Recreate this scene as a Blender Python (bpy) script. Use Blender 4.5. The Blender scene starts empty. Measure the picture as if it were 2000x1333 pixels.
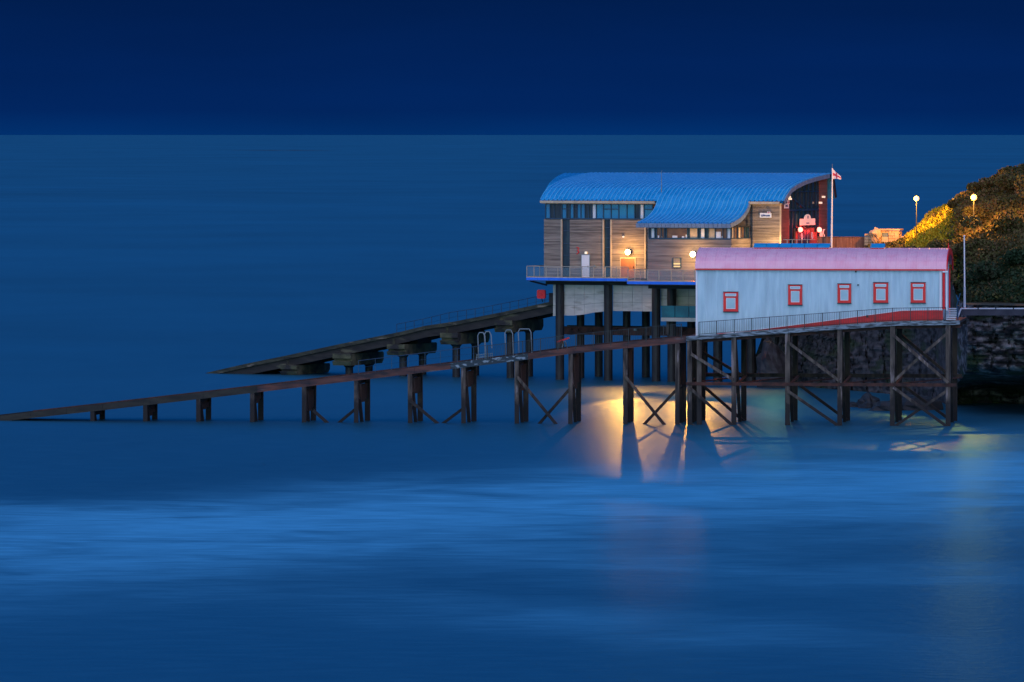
import bpy, math, random
import numpy as np
from mathutils import Vector, Matrix, noise as mnoise

random.seed(7)
rng = np.random.default_rng(7)
sc = bpy.context.scene
col = sc.collection
R = math.radians

# ------------------------------------------------------------------ camera
FPX, EYE, HOR = 12000.0, 23.6, 263.0       # focal length in photo pixels, eye height, horizon row
cam_d = bpy.data.cameras.new('camera')
cam = bpy.data.objects.new('camera', cam_d); col.objects.link(cam)
cam.location = (0, 0, EYE); cam.rotation_euler = (R(90), 0, 0)
cam_d.sensor_width = 36; cam_d.lens = 36 * FPX / 2000
cam_d.shift_y = -(666.5 - HOR) / 2000
cam_d.clip_start = 1; cam_d.clip_end = 600000
sc.camera = cam

# ------------------------------------------------------------------ world: deep blue dusk, afterglow behind the camera
world = bpy.data.worlds.new('World'); sc.world = world; world.use_nodes = True
wt = world.node_tree; wt.nodes.clear()
def wn(t, **k):
    n = wt.nodes.new(t)
    for a, b in k.items(): setattr(n, a, b)
    return n
wout = wn('ShaderNodeOutputWorld'); wbg = wn('ShaderNodeBackground')
tc = wn('ShaderNodeTexCoord'); sep = wn('ShaderNodeSeparateXYZ')
wt.links.new(tc.outputs['Generated'], sep.inputs[0])
ramp = wn('ShaderNodeValToRGB')                      # clear zenith above, dusk bank low down
wt.links.new(sep.outputs['Z'], ramp.inputs[0])
cr = ramp.color_ramp
SKY = [(0.0, (0.0005, .0290, .150)), (.0016, (0.0005, .0200, .120)), (.012, (0.0005, .0175, .108)), (.022, (.0004, .0120, .072)),
       (.10, (.0008, .042, .20)), (.28, (.002, .095, .33)), (.6, (.002, .14, .41)), (1.0, (.02, .23, .55))]
cr.elements[0].position, cr.elements[0].color = SKY[0][0], (*SKY[0][1], 1)
cr.elements[1].position, cr.elements[1].color = SKY[-1][0], (*SKY[-1][1], 1)
for p_, c_ in SKY[1:-1]:
    e = cr.elements.new(p_); e.color = (*c_, 1)
sky = wn('ShaderNodeTexSky', sky_type='NISHITA', sun_disc=False, sun_elevation=R(4), sun_rotation=R(195))
tint = wn('ShaderNodeMix', data_type='RGBA', blend_type='MULTIPLY'); tint.inputs[0].default_value = 1
back = wn('ShaderNodeMapRange', clamp=True, interpolation_type='SMOOTHSTEP')
back.inputs['From Min'].default_value = .15; back.inputs['From Max'].default_value = -1.0
back.inputs['To Min'].default_value = 0.0; back.inputs['To Max'].default_value = 1.0
wt.links.new(sep.outputs['Y'], back.inputs['Value'])
glow = wn('ShaderNodeMix', data_type='RGBA', blend_type='MULTIPLY'); glow.inputs[0].default_value = 1
wt.links.new(sky.outputs[0], glow.inputs[6])
gcol = wn('ShaderNodeCombineColor')
GLOW = (.012, .10, .24)
for i_, g_ in enumerate(GLOW):
    m_ = wn('ShaderNodeMath', operation='MULTIPLY'); m_.inputs[1].default_value = g_
    wt.links.new(back.outputs[0], m_.inputs[0]); wt.links.new(m_.outputs[0], gcol.inputs[i_])
wt.links.new(gcol.outputs[0], glow.inputs[7])
addc = wn('ShaderNodeMix', data_type='RGBA', blend_type='ADD'); addc.inputs[0].default_value = 1
addc.clamp_result = False
wt.links.new(ramp.outputs[0], addc.inputs[6]); wt.links.new(glow.outputs[2], addc.inputs[7])
back2 = wn('ShaderNodeMapRange', clamp=True, interpolation_type='SMOOTHSTEP')
back2.inputs['From Min'].default_value = .10; back2.inputs['From Max'].default_value = -.65
wt.links.new(sep.outputs['Y'], back2.inputs['Value'])
neu = wn('ShaderNodeCombineColor')
for i_, g_ in enumerate((.85, .56, .66)):
    m_ = wn('ShaderNodeMath', operation='MULTIPLY'); m_.inputs[1].default_value = g_
    wt.links.new(back2.outputs[0], m_.inputs[0]); wt.links.new(m_.outputs[0], neu.inputs[i_])
addn = wn('ShaderNodeMix', data_type='RGBA', blend_type='ADD'); addn.inputs[0].default_value = 1; addn.clamp_result = False
wt.links.new(addc.outputs[2], addn.inputs[6]); wt.links.new(neu.outputs[0], addn.inputs[7])
cmap = wn('ShaderNodeMapping'); cmap.inputs['Scale'].default_value = (9, 9, 60)
cns = wn('ShaderNodeTexNoise'); cns.inputs['Scale'].default_value = 1; cns.inputs['Detail'].default_value = 4
wt.links.new(tc.outputs['Generated'], cmap.inputs[0]); wt.links.new(cmap.outputs[0], cns.inputs['Vector'])
cmr = wn('ShaderNodeMapRange'); cmr.inputs[1].default_value = .3; cmr.inputs[2].default_value = .7; cmr.inputs[3].default_value = .88; cmr.inputs[4].default_value = 1.10
wt.links.new(cns.outputs[0], cmr.inputs[0]); wt.links.new(cmr.outputs[0], wbg.inputs['Strength'])
wt.links.new(addn.outputs[2], wbg.inputs['Color']); wbg.inputs['Strength'].default_value = 1.0
wt.links.new(wbg.outputs[0], wout.inputs['Surface'])

sc.view_settings.view_transform = 'Standard'; sc.view_settings.look = 'None'
sc.view_settings.gamma = 1; sc.view_settings.exposure = 0; sc.view_settings.use_curve_mapping = False
sc.render.engine = 'CYCLES'
sc.cycles.use_denoising = True
sc.cycles.max_bounces = 5; sc.cycles.diffuse_bounces = 2; sc.cycles.glossy_bounces = 3
sc.cycles.sample_clamp_indirect = 3

# ------------------------------------------------------------------ materials
def mat(name, c, c2=None, scale=(1, 1, 1), nscale=1.0, rough=.7, metal=0, spec=.5, bump=0, bscale=8,
        c3=None, s3=.3, t3=(.55, .65), emit=None, estr=0, board=None, contrast=(.35, .65), detail=4, alpha=None, tide=None):
    m = bpy.data.materials.new(name); m.use_nodes = True
    nt = m.node_tree; N = nt.nodes; Lk = nt.links
    b = N['Principled BSDF']
    b.inputs['Roughness'].default_value = rough; b.inputs['Metallic'].default_value = metal
    b.inputs['Specular IOR Level'].default_value = spec
    b.inputs['Base Color'].default_value = (*c, 1)
    geo = N.new('ShaderNodeNewGeometry')
    mp = N.new('ShaderNodeMapping'); mp.inputs['Scale'].default_value = scale
    Lk.new(geo.outputs['Position'], mp.inputs['Vector'])
    cur = None
    if c2 is not None:
        n1 = N.new('ShaderNodeTexNoise'); n1.inputs['Scale'].default_value = nscale; n1.inputs['Detail'].default_value = detail
        Lk.new(mp.outputs[0], n1.inputs['Vector'])
        mr = N.new('ShaderNodeMapRange'); mr.inputs[1].default_value = contrast[0]; mr.inputs[2].default_value = contrast[1]
        Lk.new(n1.outputs[0], mr.inputs[0])
        fac = mr.outputs[0]
        if board:
            sp = N.new('ShaderNodeSeparateXYZ'); Lk.new(geo.outputs['Position'], sp.inputs[0])
            dv = N.new('ShaderNodeMath'); dv.operation = 'DIVIDE'; dv.inputs[1].default_value = board
            Lk.new(sp.outputs['Z'], dv.inputs[0])
            fl = N.new('ShaderNodeMath'); fl.operation = 'FLOOR'; Lk.new(dv.outputs[0], fl.inputs[0])
            wn_ = N.new('ShaderNodeTexWhiteNoise'); wn_.noise_dimensions = '1D'; Lk.new(fl.outputs[0], wn_.inputs['W'])
            av = N.new('ShaderNodeMix'); av.inputs[0].default_value = .5
            Lk.new(fac, av.inputs[2]); Lk.new(wn_.outputs[0], av.inputs[3]); fac = av.outputs[0]
        mx = N.new('ShaderNodeMix'); mx.data_type = 'RGBA'
        mx.inputs[6].default_value = (*c, 1); mx.inputs[7].default_value = (*c2, 1)
        Lk.new(fac, mx.inputs[0]); cur = mx.outputs[2]
    if c3 is not None:
        n3 = N.new('ShaderNodeTexNoise'); n3.inputs['Scale'].default_value = s3; n3.inputs['Detail'].default_value = 6
        Lk.new(mp.outputs[0], n3.inputs['Vector'])
        mr3 = N.new('ShaderNodeMapRange'); mr3.inputs[1].default_value = t3[0]; mr3.inputs[2].default_value = t3[1]
        Lk.new(n3.outputs[0], mr3.inputs[0])
        mx3 = N.new('ShaderNodeMix'); mx3.data_type = 'RGBA'; mx3.inputs[7].default_value = (*c3, 1)
        if cur: Lk.new(cur, mx3.inputs[6])
        else: mx3.inputs[6].default_value = (*c, 1)
        Lk.new(mr3.outputs[0], mx3.inputs[0]); cur = mx3.outputs[2]
    if tide is not None and cur:
        zt_, ct_ = tide
        sz = N.new('ShaderNodeSeparateXYZ'); Lk.new(geo.outputs['Position'], sz.inputs[0])
        nz = N.new('ShaderNodeTexNoise'); nz.inputs['Scale'].default_value = 1.6; nz.inputs['Detail'].default_value = 5
        Lk.new(geo.outputs['Position'], nz.inputs['Vector'])
        ad = N.new('ShaderNodeMath'); ad.operation = 'MULTIPLY_ADD'; ad.inputs[1].default_value = 3.2
        Lk.new(nz.outputs[0], ad.inputs[0]); Lk.new(sz.outputs['Z'], ad.inputs[2])
        mt = N.new('ShaderNodeMapRange'); mt.inputs[1].default_value = zt_ + 1.2; mt.inputs[2].default_value = zt_ + 2.4
        Lk.new(ad.outputs[0], mt.inputs[0])
        mxt = N.new('ShaderNodeMix'); mxt.data_type = 'RGBA'; mxt.inputs[6].default_value = (*ct_, 1)
        Lk.new(mt.outputs[0], mxt.inputs[0]); Lk.new(cur, mxt.inputs[7]); cur = mxt.outputs[2]
    if cur: Lk.new(cur, b.inputs['Base Color'])
    if bump:
        nb = N.new('ShaderNodeTexNoise'); nb.inputs['Scale'].default_value = bscale; nb.inputs['Detail'].default_value = 5
        Lk.new(mp.outputs[0], nb.inputs['Vector'])
        bp = N.new('ShaderNodeBump'); bp.inputs['Strength'].default_value = bump; bp.inputs['Distance'].default_value = .08
        Lk.new(nb.outputs[0], bp.inputs['Height']); Lk.new(bp.outputs[0], b.inputs['Normal'])
    if emit is not None:
        b.inputs['Emission Color'].default_value = (*emit, 1); b.inputs['Emission Strength'].default_value = estr
    if alpha is not None:
        b.inputs['Alpha'].default_value = alpha
    return m

M = {}
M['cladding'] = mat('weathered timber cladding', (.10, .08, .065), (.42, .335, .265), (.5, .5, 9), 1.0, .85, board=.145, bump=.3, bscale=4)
M['cladding_dark'] = mat('shaded timber cladding', (.10, .09, .09), (.32, .28, .26), (.5, .5, 9), 1.0, .85, board=.145, bump=.3, bscale=4)  # darker copy of the cladding, shade put into its colour
M['cladding_red'] = mat('red brown timber cladding', (.13, .06, .045), (.27, .12, .09), (.5, .5, 9), 1.0, .8, board=.16)
M['zinc'] = mat('blue grey zinc', (.0, .28, .58), (.02, .35, .68), (1, 1, 1), .7, .45, .0, .5, c3=(.05, .40, .70), s3=2, t3=(.5, .8))
M['zinc_seam'] = mat('zinc seam', (.06, .42, .74), (.10, .47, .78), (1, 1, 1), 1.5, .4)  # paler than the trays, a painted highlight along each seam
M['zinc_edge'] = mat('zinc fascia', (.13, .20, .30), (.2, .27, .36), (1, 1, 1), 2, .5, 0, .4)
M['beige'] = mat('beige timber trim', (.45, .36, .24), (.60, .48, .32), (1, 1, 1), 2, .7)
M['steel_blue'] = mat('dark blue steel', (.004, .035, .08), (.006, .05, .11), (1, 1, 1), 2, .45)
M['glass'] = mat('dusk glass', (.01, .22, .42), None, rough=.08, spec=.9)
M['glass_dark'] = mat('dark glass', (.003, .02, .045), (.03, .06, .07), (1, 1, .2), 2, .12, spec=.5)
M['glass_room'] = mat('room behind glass', (.07, .04, .035), (.16, .09, .05), (1, 1, 1), 1.5, .15, spec=.5, emit=(.5, .22, .1), estr=.06)
M['glass_warm'] = mat('lit blind', (.55, .45, .25), (.7, .6, .35), (1, 1, 8), 2, .4, emit=(1, .8, .25), estr=.38)
M['white'] = mat('white paint', (.75, .78, .80), (.82, .84, .86), (1, 1, 1), 1, .5)
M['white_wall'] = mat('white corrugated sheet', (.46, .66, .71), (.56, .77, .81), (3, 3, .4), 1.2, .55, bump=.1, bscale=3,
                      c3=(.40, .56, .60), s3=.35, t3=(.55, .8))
M['pink_roof'] = mat('faded red roof sheet', (.95, .46, .56), (.98, .55, .62), (2, 2, .6), .8, .45, c3=(.92, .38, .46), s3=.7, t3=(.55, .8))
M['red'] = mat('red gloss paint', (.85, .006, .012), (.72, .006, .012), (1, 1, 1), 1.2, .4)
M['red_plinth'] = mat('red painted plinth', (.75, .010, .018), (.50, .008, .014), (1, 1, 3), 1.0, .45, c3=(.30, .006, .01), s3=.9, t3=(.6, .75))
M['sash'] = mat('sash pane', (.35, .52, .60), (.42, .60, .66), (1, 1, 1), 1, .15, spec=.6)
M['blue_edge'] = mat('bright blue deck edge', (.0, .15, .75), (.0, .18, .85), (1, 1, 1), 2, .4)  # blue lighting of the edge put into its colour
M['deck'] = mat('grey deck slab', (.08, .09, .09), (.14, .14, .12), (1, 1, 1), 1, .8)
M['concrete'] = mat('stained concrete', (.48, .44, .38), (.62, .56, .48), (.7, .7, 2), 1.0, .9, bump=.3, bscale=2, c3=(.26, .22, .17), s3=.8, t3=(.55, .75))
M['cap'] = mat('mossy concrete', (.025, .030, .016), (.11, .11, .055), (1, 1, 1), 1.0, .9, bump=.4, bscale=3, c3=(.02, .02, .02), s3=.6, t3=(.5, .6))
M['pile'] = mat('wet dark pile', (.004, .005, .006), (.02, .02, .018), (1, 1, .5), 1.5, .6, bump=.2)
M['girder'] = mat('dark girder', (.006, .006, .006), (.022, .02, .017), (.5, .5, 2), 1.5, .75, c3=(.10, .10, .06), s3=.5, t3=(.6, .7))
M['slab'] = mat('slipway slab', (.012, .016, .012), (.05, .052, .03), (.4, .4, 2), 2, .85, c3=(.22, .18, .13), s3=1.2, t3=(.62, .72))
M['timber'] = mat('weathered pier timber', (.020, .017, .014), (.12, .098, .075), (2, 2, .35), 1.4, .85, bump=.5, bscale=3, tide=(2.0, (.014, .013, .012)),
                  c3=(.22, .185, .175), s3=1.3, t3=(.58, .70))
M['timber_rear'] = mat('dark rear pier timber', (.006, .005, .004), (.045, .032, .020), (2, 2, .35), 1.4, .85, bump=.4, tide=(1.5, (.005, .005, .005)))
M['beam'] = mat('rusty slipway beam', (.020, .016, .020), (.13, .05, .035), (.35, .35, 2), 1.6, .8, c3=(.12, .10, .10), s3=2.0, t3=(.62, .75))
M['beam_far'] = mat('algae covered beam', (.009, .011, .010), (.028, .028, .02), (.35, .35, 2), 1.6, .8)
M['beam_pale'] = mat('peeling pale beam', (.02, .04, .05), (.22, .30, .34), (1.0, 1.0, 2), 2.2, .8, contrast=(.53, .62))
M['fascia_pale'] = mat('flaking grey edge beam', (.04, .055, .06), (.22, .29, .33), (.8, .8, 4), 2.0, .8, contrast=(.42, .6))
M['rust'] = mat('rusted steel', (.018, .008, .006), (.08, .026, .016), (1, 1, 1), 2, .8)
M['iron'] = mat('black iron', (.010, .014, .02), (.02, .025, .03), (1, 1, 1), 2, .5)
M['galv'] = mat('galvanised steel', (.14, .19, .21), (.2, .26, .28), (1, 1, 1), 2, .5)
M['rail_light'] = mat('balcony rail', (.35, .31, .24), (.45, .40, .30), (1, 1, 1), 2, .5)
M['rail_glass'] = mat('rail infill glass', (.25, .4, .45), None, rough=.1, spec=.5, alpha=.16)
M['teal_glass'] = mat('teal glass', (.01, .12, .16), (.01, .2, .24), (1, 1, 1), 1, .15)
M['door_rust'] = mat('orange brown door', (.24, .09, .045), (.30, .12, .05), (2, 2, 1), 1, .6)
M['fence'] = mat('fence board', (.16, .06, .035), (.34, .15, .09), (3, 3, .3), 2, .8)
M['stone'] = mat('amber lit limestone', (.50, .30, .15), (.72, .46, .26), (1, 1, 1), 1.5, .9, bump=.6, bscale=3)  # street lamp's amber put into the stone colour
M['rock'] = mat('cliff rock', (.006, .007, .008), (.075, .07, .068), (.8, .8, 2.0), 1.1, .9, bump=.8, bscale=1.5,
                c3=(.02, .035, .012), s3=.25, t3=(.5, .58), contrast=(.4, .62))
M['rock_pale'] = mat('paler limestone cliff', (.010, .010, .011), (.24, .23, .22), (.8, .8, 2.2), 1.0, .9, bump=.9, bscale=1.5, c3=(.02, .04, .012), s3=.3, t3=(.5, .6), contrast=(.45, .68))  # same cliff rock in paler tones, right of the pier
M['rock_dark'] = mat('wet cave rock', (.008, .010, .012), (.03, .032, .034), (.6, .6, 2.0), .9, .7, bump=.8, bscale=1.5)
M['soil'] = mat('hill soil', (.03, .03, .014), (.06, .05, .022), (1, 1, 1), .3, .95)
M['lamp_warm'] = mat('lamp lens warm', (1, .8, .5), None, emit=(1, .72, .30), estr=14)
M['lamp_amber'] = mat('lamp lens amber', (1, .7, .3), None, emit=(1, .45, .07), estr=4.5)
M['lamp_red'] = mat('lamp lens red', (1, .3, .3), None, emit=(1, .20, .14), estr=5)
M['lamp_small'] = mat('small lamp', (1, .9, .7), None, emit=(1, .85, .6), estr=.6)
M['flag'] = mat('flag cloth', (.55, .57, .70), (.62, .62, .74), (1, 1, 1), 3, .8)
M['flag_red'] = mat('flag cross', (.50, .03, .07), (.42, .03, .08), (1, 1, 1), 3, .8)
M['ink_blue'] = mat('sign ink', (.04, .07, .20), None)
M['sign_white'] = mat('sign board', (.80, .82, .84), None, rough=.5)
M['sign_cream'] = mat('cream sign board', (.85, .70, .55), None, rough=.5, emit=(1, .72, .55), estr=.25)  # faint glow put into board and rope, neither is a lamp
M['kerb_white'] = mat('white painted rail', (.45, .52, .58), (.55, .6, .65), (1, 1, 1), 2, .6)
M['wall_navy'] = mat('dark sea wall', (.03, .035, .05), (.055, .06, .08), (1, 1, 1), 1, .9, bump=.4)
M['crest_roof'] = M['zinc_edge']

# ------------------------------------------------------------------ mesh helpers
class MB:
    def __init__(s): s.v = []; s.f = []; s.uvc = None
    def box(s, x0, x1, y0, y1, z0, z1):
        n = len(s.v)
        s.v += [(x, y, z) for z in (z0, z1) for y in (y0, y1) for x in (x0, x1)]
        s.f += [tuple(n + i for i in q) for q in ((0, 2, 3, 1), (4, 5, 7, 6), (0, 1, 5, 4), (2, 6, 7, 3), (0, 4, 6, 2), (1, 3, 7, 5))]
        return s
    def beam(s, p, q, w, h, up=(0, 0, 1)):
        p, q = Vector(p), Vector(q); d = (q - p).normalized(); up = Vector(up)
        if abs(d.dot(up)) > .98: up = Vector((0, 1, 0))
        a = d.cross(up).normalized(); b = a.cross(d).normalized()
        n = len(s.v)
        for c in (p, q):
            for i, j in ((-1, -1), (1, -1), (1, 1), (-1, 1)):
                s.v.append(tuple(c + a * (i * w / 2) + b * (j * h / 2)))
        s.f += [tuple(n + i for i in t) for t in ((3, 2, 1, 0), (4, 5, 6, 7), (0, 1, 5, 4), (1, 2, 6, 5), (2, 3, 7, 6), (3, 0, 4, 7))]
        return s
    def tube(s, p, q, r, n=8, r2=None):
        p, q = Vector(p), Vector(q); d = (q - p).normalized(); r2 = r if r2 is None else r2
        up = Vector((0, 0, 1)) if abs(d.z) < .9 else Vector((1, 0, 0))
        a = d.cross(up).normalized(); b = a.cross(d).normalized(); k = len(s.v)
        for c, rr in ((p, r), (q, r2)):
            for i in range(n):
                t = 2 * math.pi * i / n
                s.v.append(tuple(c + a * (math.cos(t) * rr) + b * (math.sin(t) * rr)))
        for i in range(n):
            j = (i + 1) % n; s.f.append((k + i, k + j, k + n + j, k + n + i))
        s.f.append(tuple(k + i for i in reversed(range(n)))); s.f.append(tuple(k + n + i for i in range(n)))
        return s
    def path(s, pts, r, n=6):
        for a, b in zip(pts, pts[1:]): s.tube(a, b, r, n)
        return s
    def prism(s, pts, axis, a0, a1):
        """extrude 2-D polygon; axis='y': pts are (x,z); axis='x': pts are (y,z)"""
        n = len(s.v); m = len(pts)
        for a in (a0, a1):
            for p in pts:
                s.v.append((p[0], a, p[1]) if axis == 'y' else (a, p[0], p[1]))
        s.f.append(tuple(n + i for i in range(m))); s.f.append(tuple(n + m + i for i in reversed(range(m))))
        for i in range(m):
            j = (i + 1) % m; s.f.append((n + i, n + m + i, n + m + j, n + j))
        return s
    def grid(s, rows):
        n = len(s.v); m = len(rows[0])
        for r_ in rows: s.v += [tuple(p) for p in r_]
        for i in range(len(rows) - 1):
            for j in range(m - 1):
                s.f.append((n + i * m + j, n + i * m + j + 1, n + (i + 1) * m + j + 1, n + (i + 1) * m + j))
        return s
    def strip_solid(s, top, bot):
        """rows of matching outlines top/bottom (lists of points) closed as a thin slab"""
        n = len(s.v); m = len(top)
        s.v += [tuple(p) for p in top] + [tuple(p) for p in bot]
        return s
    def build(s, name, m, parent=None, label=None, kind=None, smooth=False):
        me = bpy.data.meshes.new(name); me.from_pydata(s.v, [], s.f); me.update()
        if m is not None: me.materials.append(m)
        if smooth:
            me.polygons.foreach_set('use_smooth', [True] * len(me.polygons))
        return link(name, me, parent, label, kind)
def link(name, me, parent=None, label=None, kind=None):
    o = bpy.data.objects.new(name, me); col.objects.link(o)
    if parent is not None: o.parent = parent
    if label: o['label'] = label
    if kind: o['kind'] = kind
    return o
def thing(name, label, cat, loc=(0, 0, 0), rz=0, group=None):
    o = bpy.data.objects.new(name, None); col.objects.link(o)
    o.location = loc; o.rotation_euler = (0, 0, rz); o.empty_display_size = .5
    return tag(o, label, cat, group)
def tag(o, label, cat, group=None):
    o['label'] = label; o['category'] = cat
    if group: o['group'] = group
    return o

class Fr:
    """a local frame set in the world: x runs along the front, y back from it"""
    def __init__(s, px, Y, deg):
        s.ox = (px - 1000) * Y / FPX; s.oy = Y; s.a = R(deg); s.c = math.cos(s.a); s.n = math.sin(s.a)
        s.loc = (s.ox, s.oy, 0); s.rz = -s.a
    def Y(s, x, y): return s.oy - s.n * x + s.c * y
    def X(s, x, y): return s.ox + s.c * x + s.n * y
    def w(s, x, y, z): return (s.X(x, y), s.Y(x, y), z)
    def sx(s, px, y=0.0):                       # x at which the plane y=const shows in photo column px
        k = (px - 1000) / FPX
        return (k * (s.oy + s.c * y) - s.ox - s.n * y) / (s.c + k * s.n)
    def sy(s, px, x=0.0):
        k = (px - 1000) / FPX
        return (k * (s.oy - s.n * x) - s.ox - s.c * x) / (s.n - k * s.c)
    def z(s, py, x=0.0, y=0.0): return EYE - (py - HOR) * s.Y(x, y) / FPX
    def p(s, px, py, y=0.0):
        x = s.sx(px, y); return (x, y, s.z(py, x, y))
def at(px, py, Y): return ((px - 1000) * Y / FPX, Y, EYE - (py - HOR) * Y / FPX)
def lerp(tab, x):
    if x <= tab[0][0]: return tab[0][1]
    for (a, b), (c, d) in zip(tab, tab[1:]):
        if x <= c: return b + (d - b) * (x - a) / (c - a)
    return tab[-1][1]
def sstep(t): t = max(0, min(1, t)); return t * t * (3 - 2 * t)

A = Fr(1360, 499.5, 7.2)      # old boathouse, its pier and slipway
B = Fr(1063, 592.0, 23.0)     # new lifeboat station and its slipway

# ------------------------------------------------------------------ sea
def build_sea():
    mb = MB()
    S = 260000
    mb.v = [(-S, -3000, 0), (S, -3000, 0), (S, S, 0), (-S, S, 0)]; mb.f = [(0, 1, 2, 3)]
    m = bpy.data.materials.new('sea water'); m.use_nodes = True
    nt = m.node_tree; N = nt.nodes; L = nt.links; N.clear()
    def node(t, **k):
        n = N.new(t)
        for a, b in k.items(): setattr(n, a, b)
        return n
    def setin(n, i, v):
        if hasattr(v, 'is_output') or isinstance(v, bpy.types.NodeSocket): L.new(v, n.inputs[i])
        else: n.inputs[i].default_value = v
    def mth(op, a, b=None, c=None):
        n = node('ShaderNodeMath', operation=op); setin(n, 0, a)
        if b is not None: setin(n, 1, b)
        if c is not None: setin(n, 2, c)
        return n.outputs[0]
    geo = node('ShaderNodeNewGeometry'); sp = node('ShaderNodeSeparateXYZ'); L.new(geo.outputs['Position'], sp.inputs[0])
    X, Y = sp.outputs['X'], sp.outputs['Y']
    def noise(sx, sy, scale=1, detail=4, dist=0, off=0):
        mp = node('ShaderNodeMapping'); mp.inputs['Scale'].default_value = (sx, sy, 1); mp.inputs['Location'].default_value = (off, off * .7, 0)
        L.new(geo.outputs['Position'], mp.inputs['Vector'])
        n = node('ShaderNodeTexNoise'); n.inputs['Scale'].default_value = scale; n.inputs['Detail'].default_value = detail
        n.inputs['Distortion'].default_value = dist; L.new(mp.outputs[0], n.inputs['Vector']); return n.outputs[0]
    wob = mth('MULTIPLY', mth('SUBTRACT', noise(.03, .012, 1, 3), .5), 34)
    wob2 = mth('MULTIPLY', mth('SUBTRACT', noise(.09, .03, 1, 4, 0, 9), .5), 16)
    Yw = mth('ADD', mth('ADD', Y, wob), wob2)
    def band(y0, k, k2, w_far, w_near, amp, xc=None, xw=None):
        """a drifting belt of foam: centre line y0 + k*X + k2*X^2, soft edges"""
        d = mth('SUBTRACT', Yw, mth('ADD', mth('ADD', mth('MULTIPLY', X, k), mth('MULTIPLY', mth('MULTIPLY', X, X), k2)), y0))
        far = mth('DIVIDE', mth('MAXIMUM', d, 0), w_far); near = mth('DIVIDE', mth('MINIMUM', d, 0), w_near)
        r = mth('ADD', mth('POWER', far, 2), mth('MULTIPLY', near, near))
        if xc is not None:
            ex = mth('DIVIDE', mth('SUBTRACT', X, xc), xw); r = mth('ADD', r, mth('MULTIPLY', ex, ex))
        return mth('MULTIPLY', mth('EXPONENT', mth('MULTIPLY', r, -1)), amp)
    bands = band(396, 1.15, -.012, 26, 40, 2.2)
    for a in (band(352, -.9, 0, 14, 14, .85, -30, 16), band(372, -.55, 0, 10, 10, .6, -8, 16), band(346, -.9, 0, 10, 12, .55, 0, 18),
              band(303, -1.0, 0, 12, 12, .55, 4, 13), band(325, .1, 0, 12, 12, .40, 22, 14), band(450, .2, 0, 34, 40, .45, 38, 20),
              band(420, .3, 0, 26, 18, .45, 38, 12), band(560, 0, 0, 20, 12, .5, 38, 9)):
        bands = mth('ADD', bands, a)
    n1 = noise(.07, .085, 1, 6, 1.0, 3)
    tex = node('ShaderNodeMapRange'); setin(tex, 0, n1); tex.inputs[1].default_value = .32; tex.inputs[2].default_value = .68
    tex.inputs[3].default_value = .30; tex.inputs[4].default_value = 1.15
    foam = mth('SUBTRACT', 1, mth('EXPONENT', mth('MULTIPLY', mth('MULTIPLY', bands, tex.outputs[0]), -1.0)))
    fine = noise(.30, .9, 1, 6, 0, 21)
    fr_ = node('ShaderNodeMapRange'); setin(fr_, 0, fine); fr_.inputs[1].default_value = .3; fr_.inputs[2].default_value = .7
    fr_.inputs[3].default_value = .86; fr_.inputs[4].default_value = 1.14
    foam = mth('MINIMUM', mth('ADD', mth('MULTIPLY', foam, fr_.outputs[0]), mth('MULTIPLY', mth('MAXIMUM', mth('SUBTRACT', fine, .42), 0), .35)), 1.0)
    mix = node('ShaderNodeMix', data_type='RGBA'); L.new(foam, mix.inputs[0])
    mix.inputs[6].default_value = (.010, .042, .072, 1); mix.inputs[7].default_value = (.09, .43, .66, 1)
    dif = node('ShaderNodeBsdfDiffuse'); L.new(mix.outputs[2], dif.inputs['Color'])
    glo = node('ShaderNodeBsdfGlossy'); glo.inputs['Color'].default_value = (.17, .63, .80, 1); glo.inputs['Roughness'].default_value = .34
    bmpn = noise(.8, 1.2, 1, 6, 0, 5)
    bp = node('ShaderNodeBump'); bp.inputs['Strength'].default_value = .8; bp.inputs['Distance'].default_value = .12
    L.new(bmpn, bp.inputs['Height']); L.new(bp.outputs[0], glo.inputs['Normal'])
    v1 = mth('MULTIPLY', mth('SUBTRACT', noise(.004, .0022, 1, 3, 0, 31), .5), .30)
    v2 = mth('MULTIPLY', mth('SUBTRACT', noise(.02, .012, 1, 4, .3, 41), .5), .26)
    fr2 = mth('SUBTRACT', mth('ADD', mth('ADD', .51, v1), v2), mth('MULTIPLY', foam, .32))
    ms = node('ShaderNodeMixShader'); L.new(fr2, ms.inputs[0]); L.new(dif.outputs[0], ms.inputs[1]); L.new(glo.outputs[0], ms.inputs[2])
    out = node('ShaderNodeOutputMaterial'); L.new(ms.outputs[0], out.inputs[0])
    mb.build('sea', m, kind='structure')
build_sea()

# low shoal far out
mb = MB()
rows = []
for j in range(5):
    r_ = []
    for i in range(25):
        t = i / 24; e = math.sin(math.pi * t) ** .5; v = j / 4
        r_.append((-418 + 167 * t, 9000 + 120 * (v - .5) * e, -.3 + 1.2 * math.sin(math.pi * v) * e * (.6 + .4 * mnoise.noise((t * 9, 0, 3)))))
    rows.append(r_)
mb.grid(rows); mb.build('shoal', M['rock_dark'], kind='structure')

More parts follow.
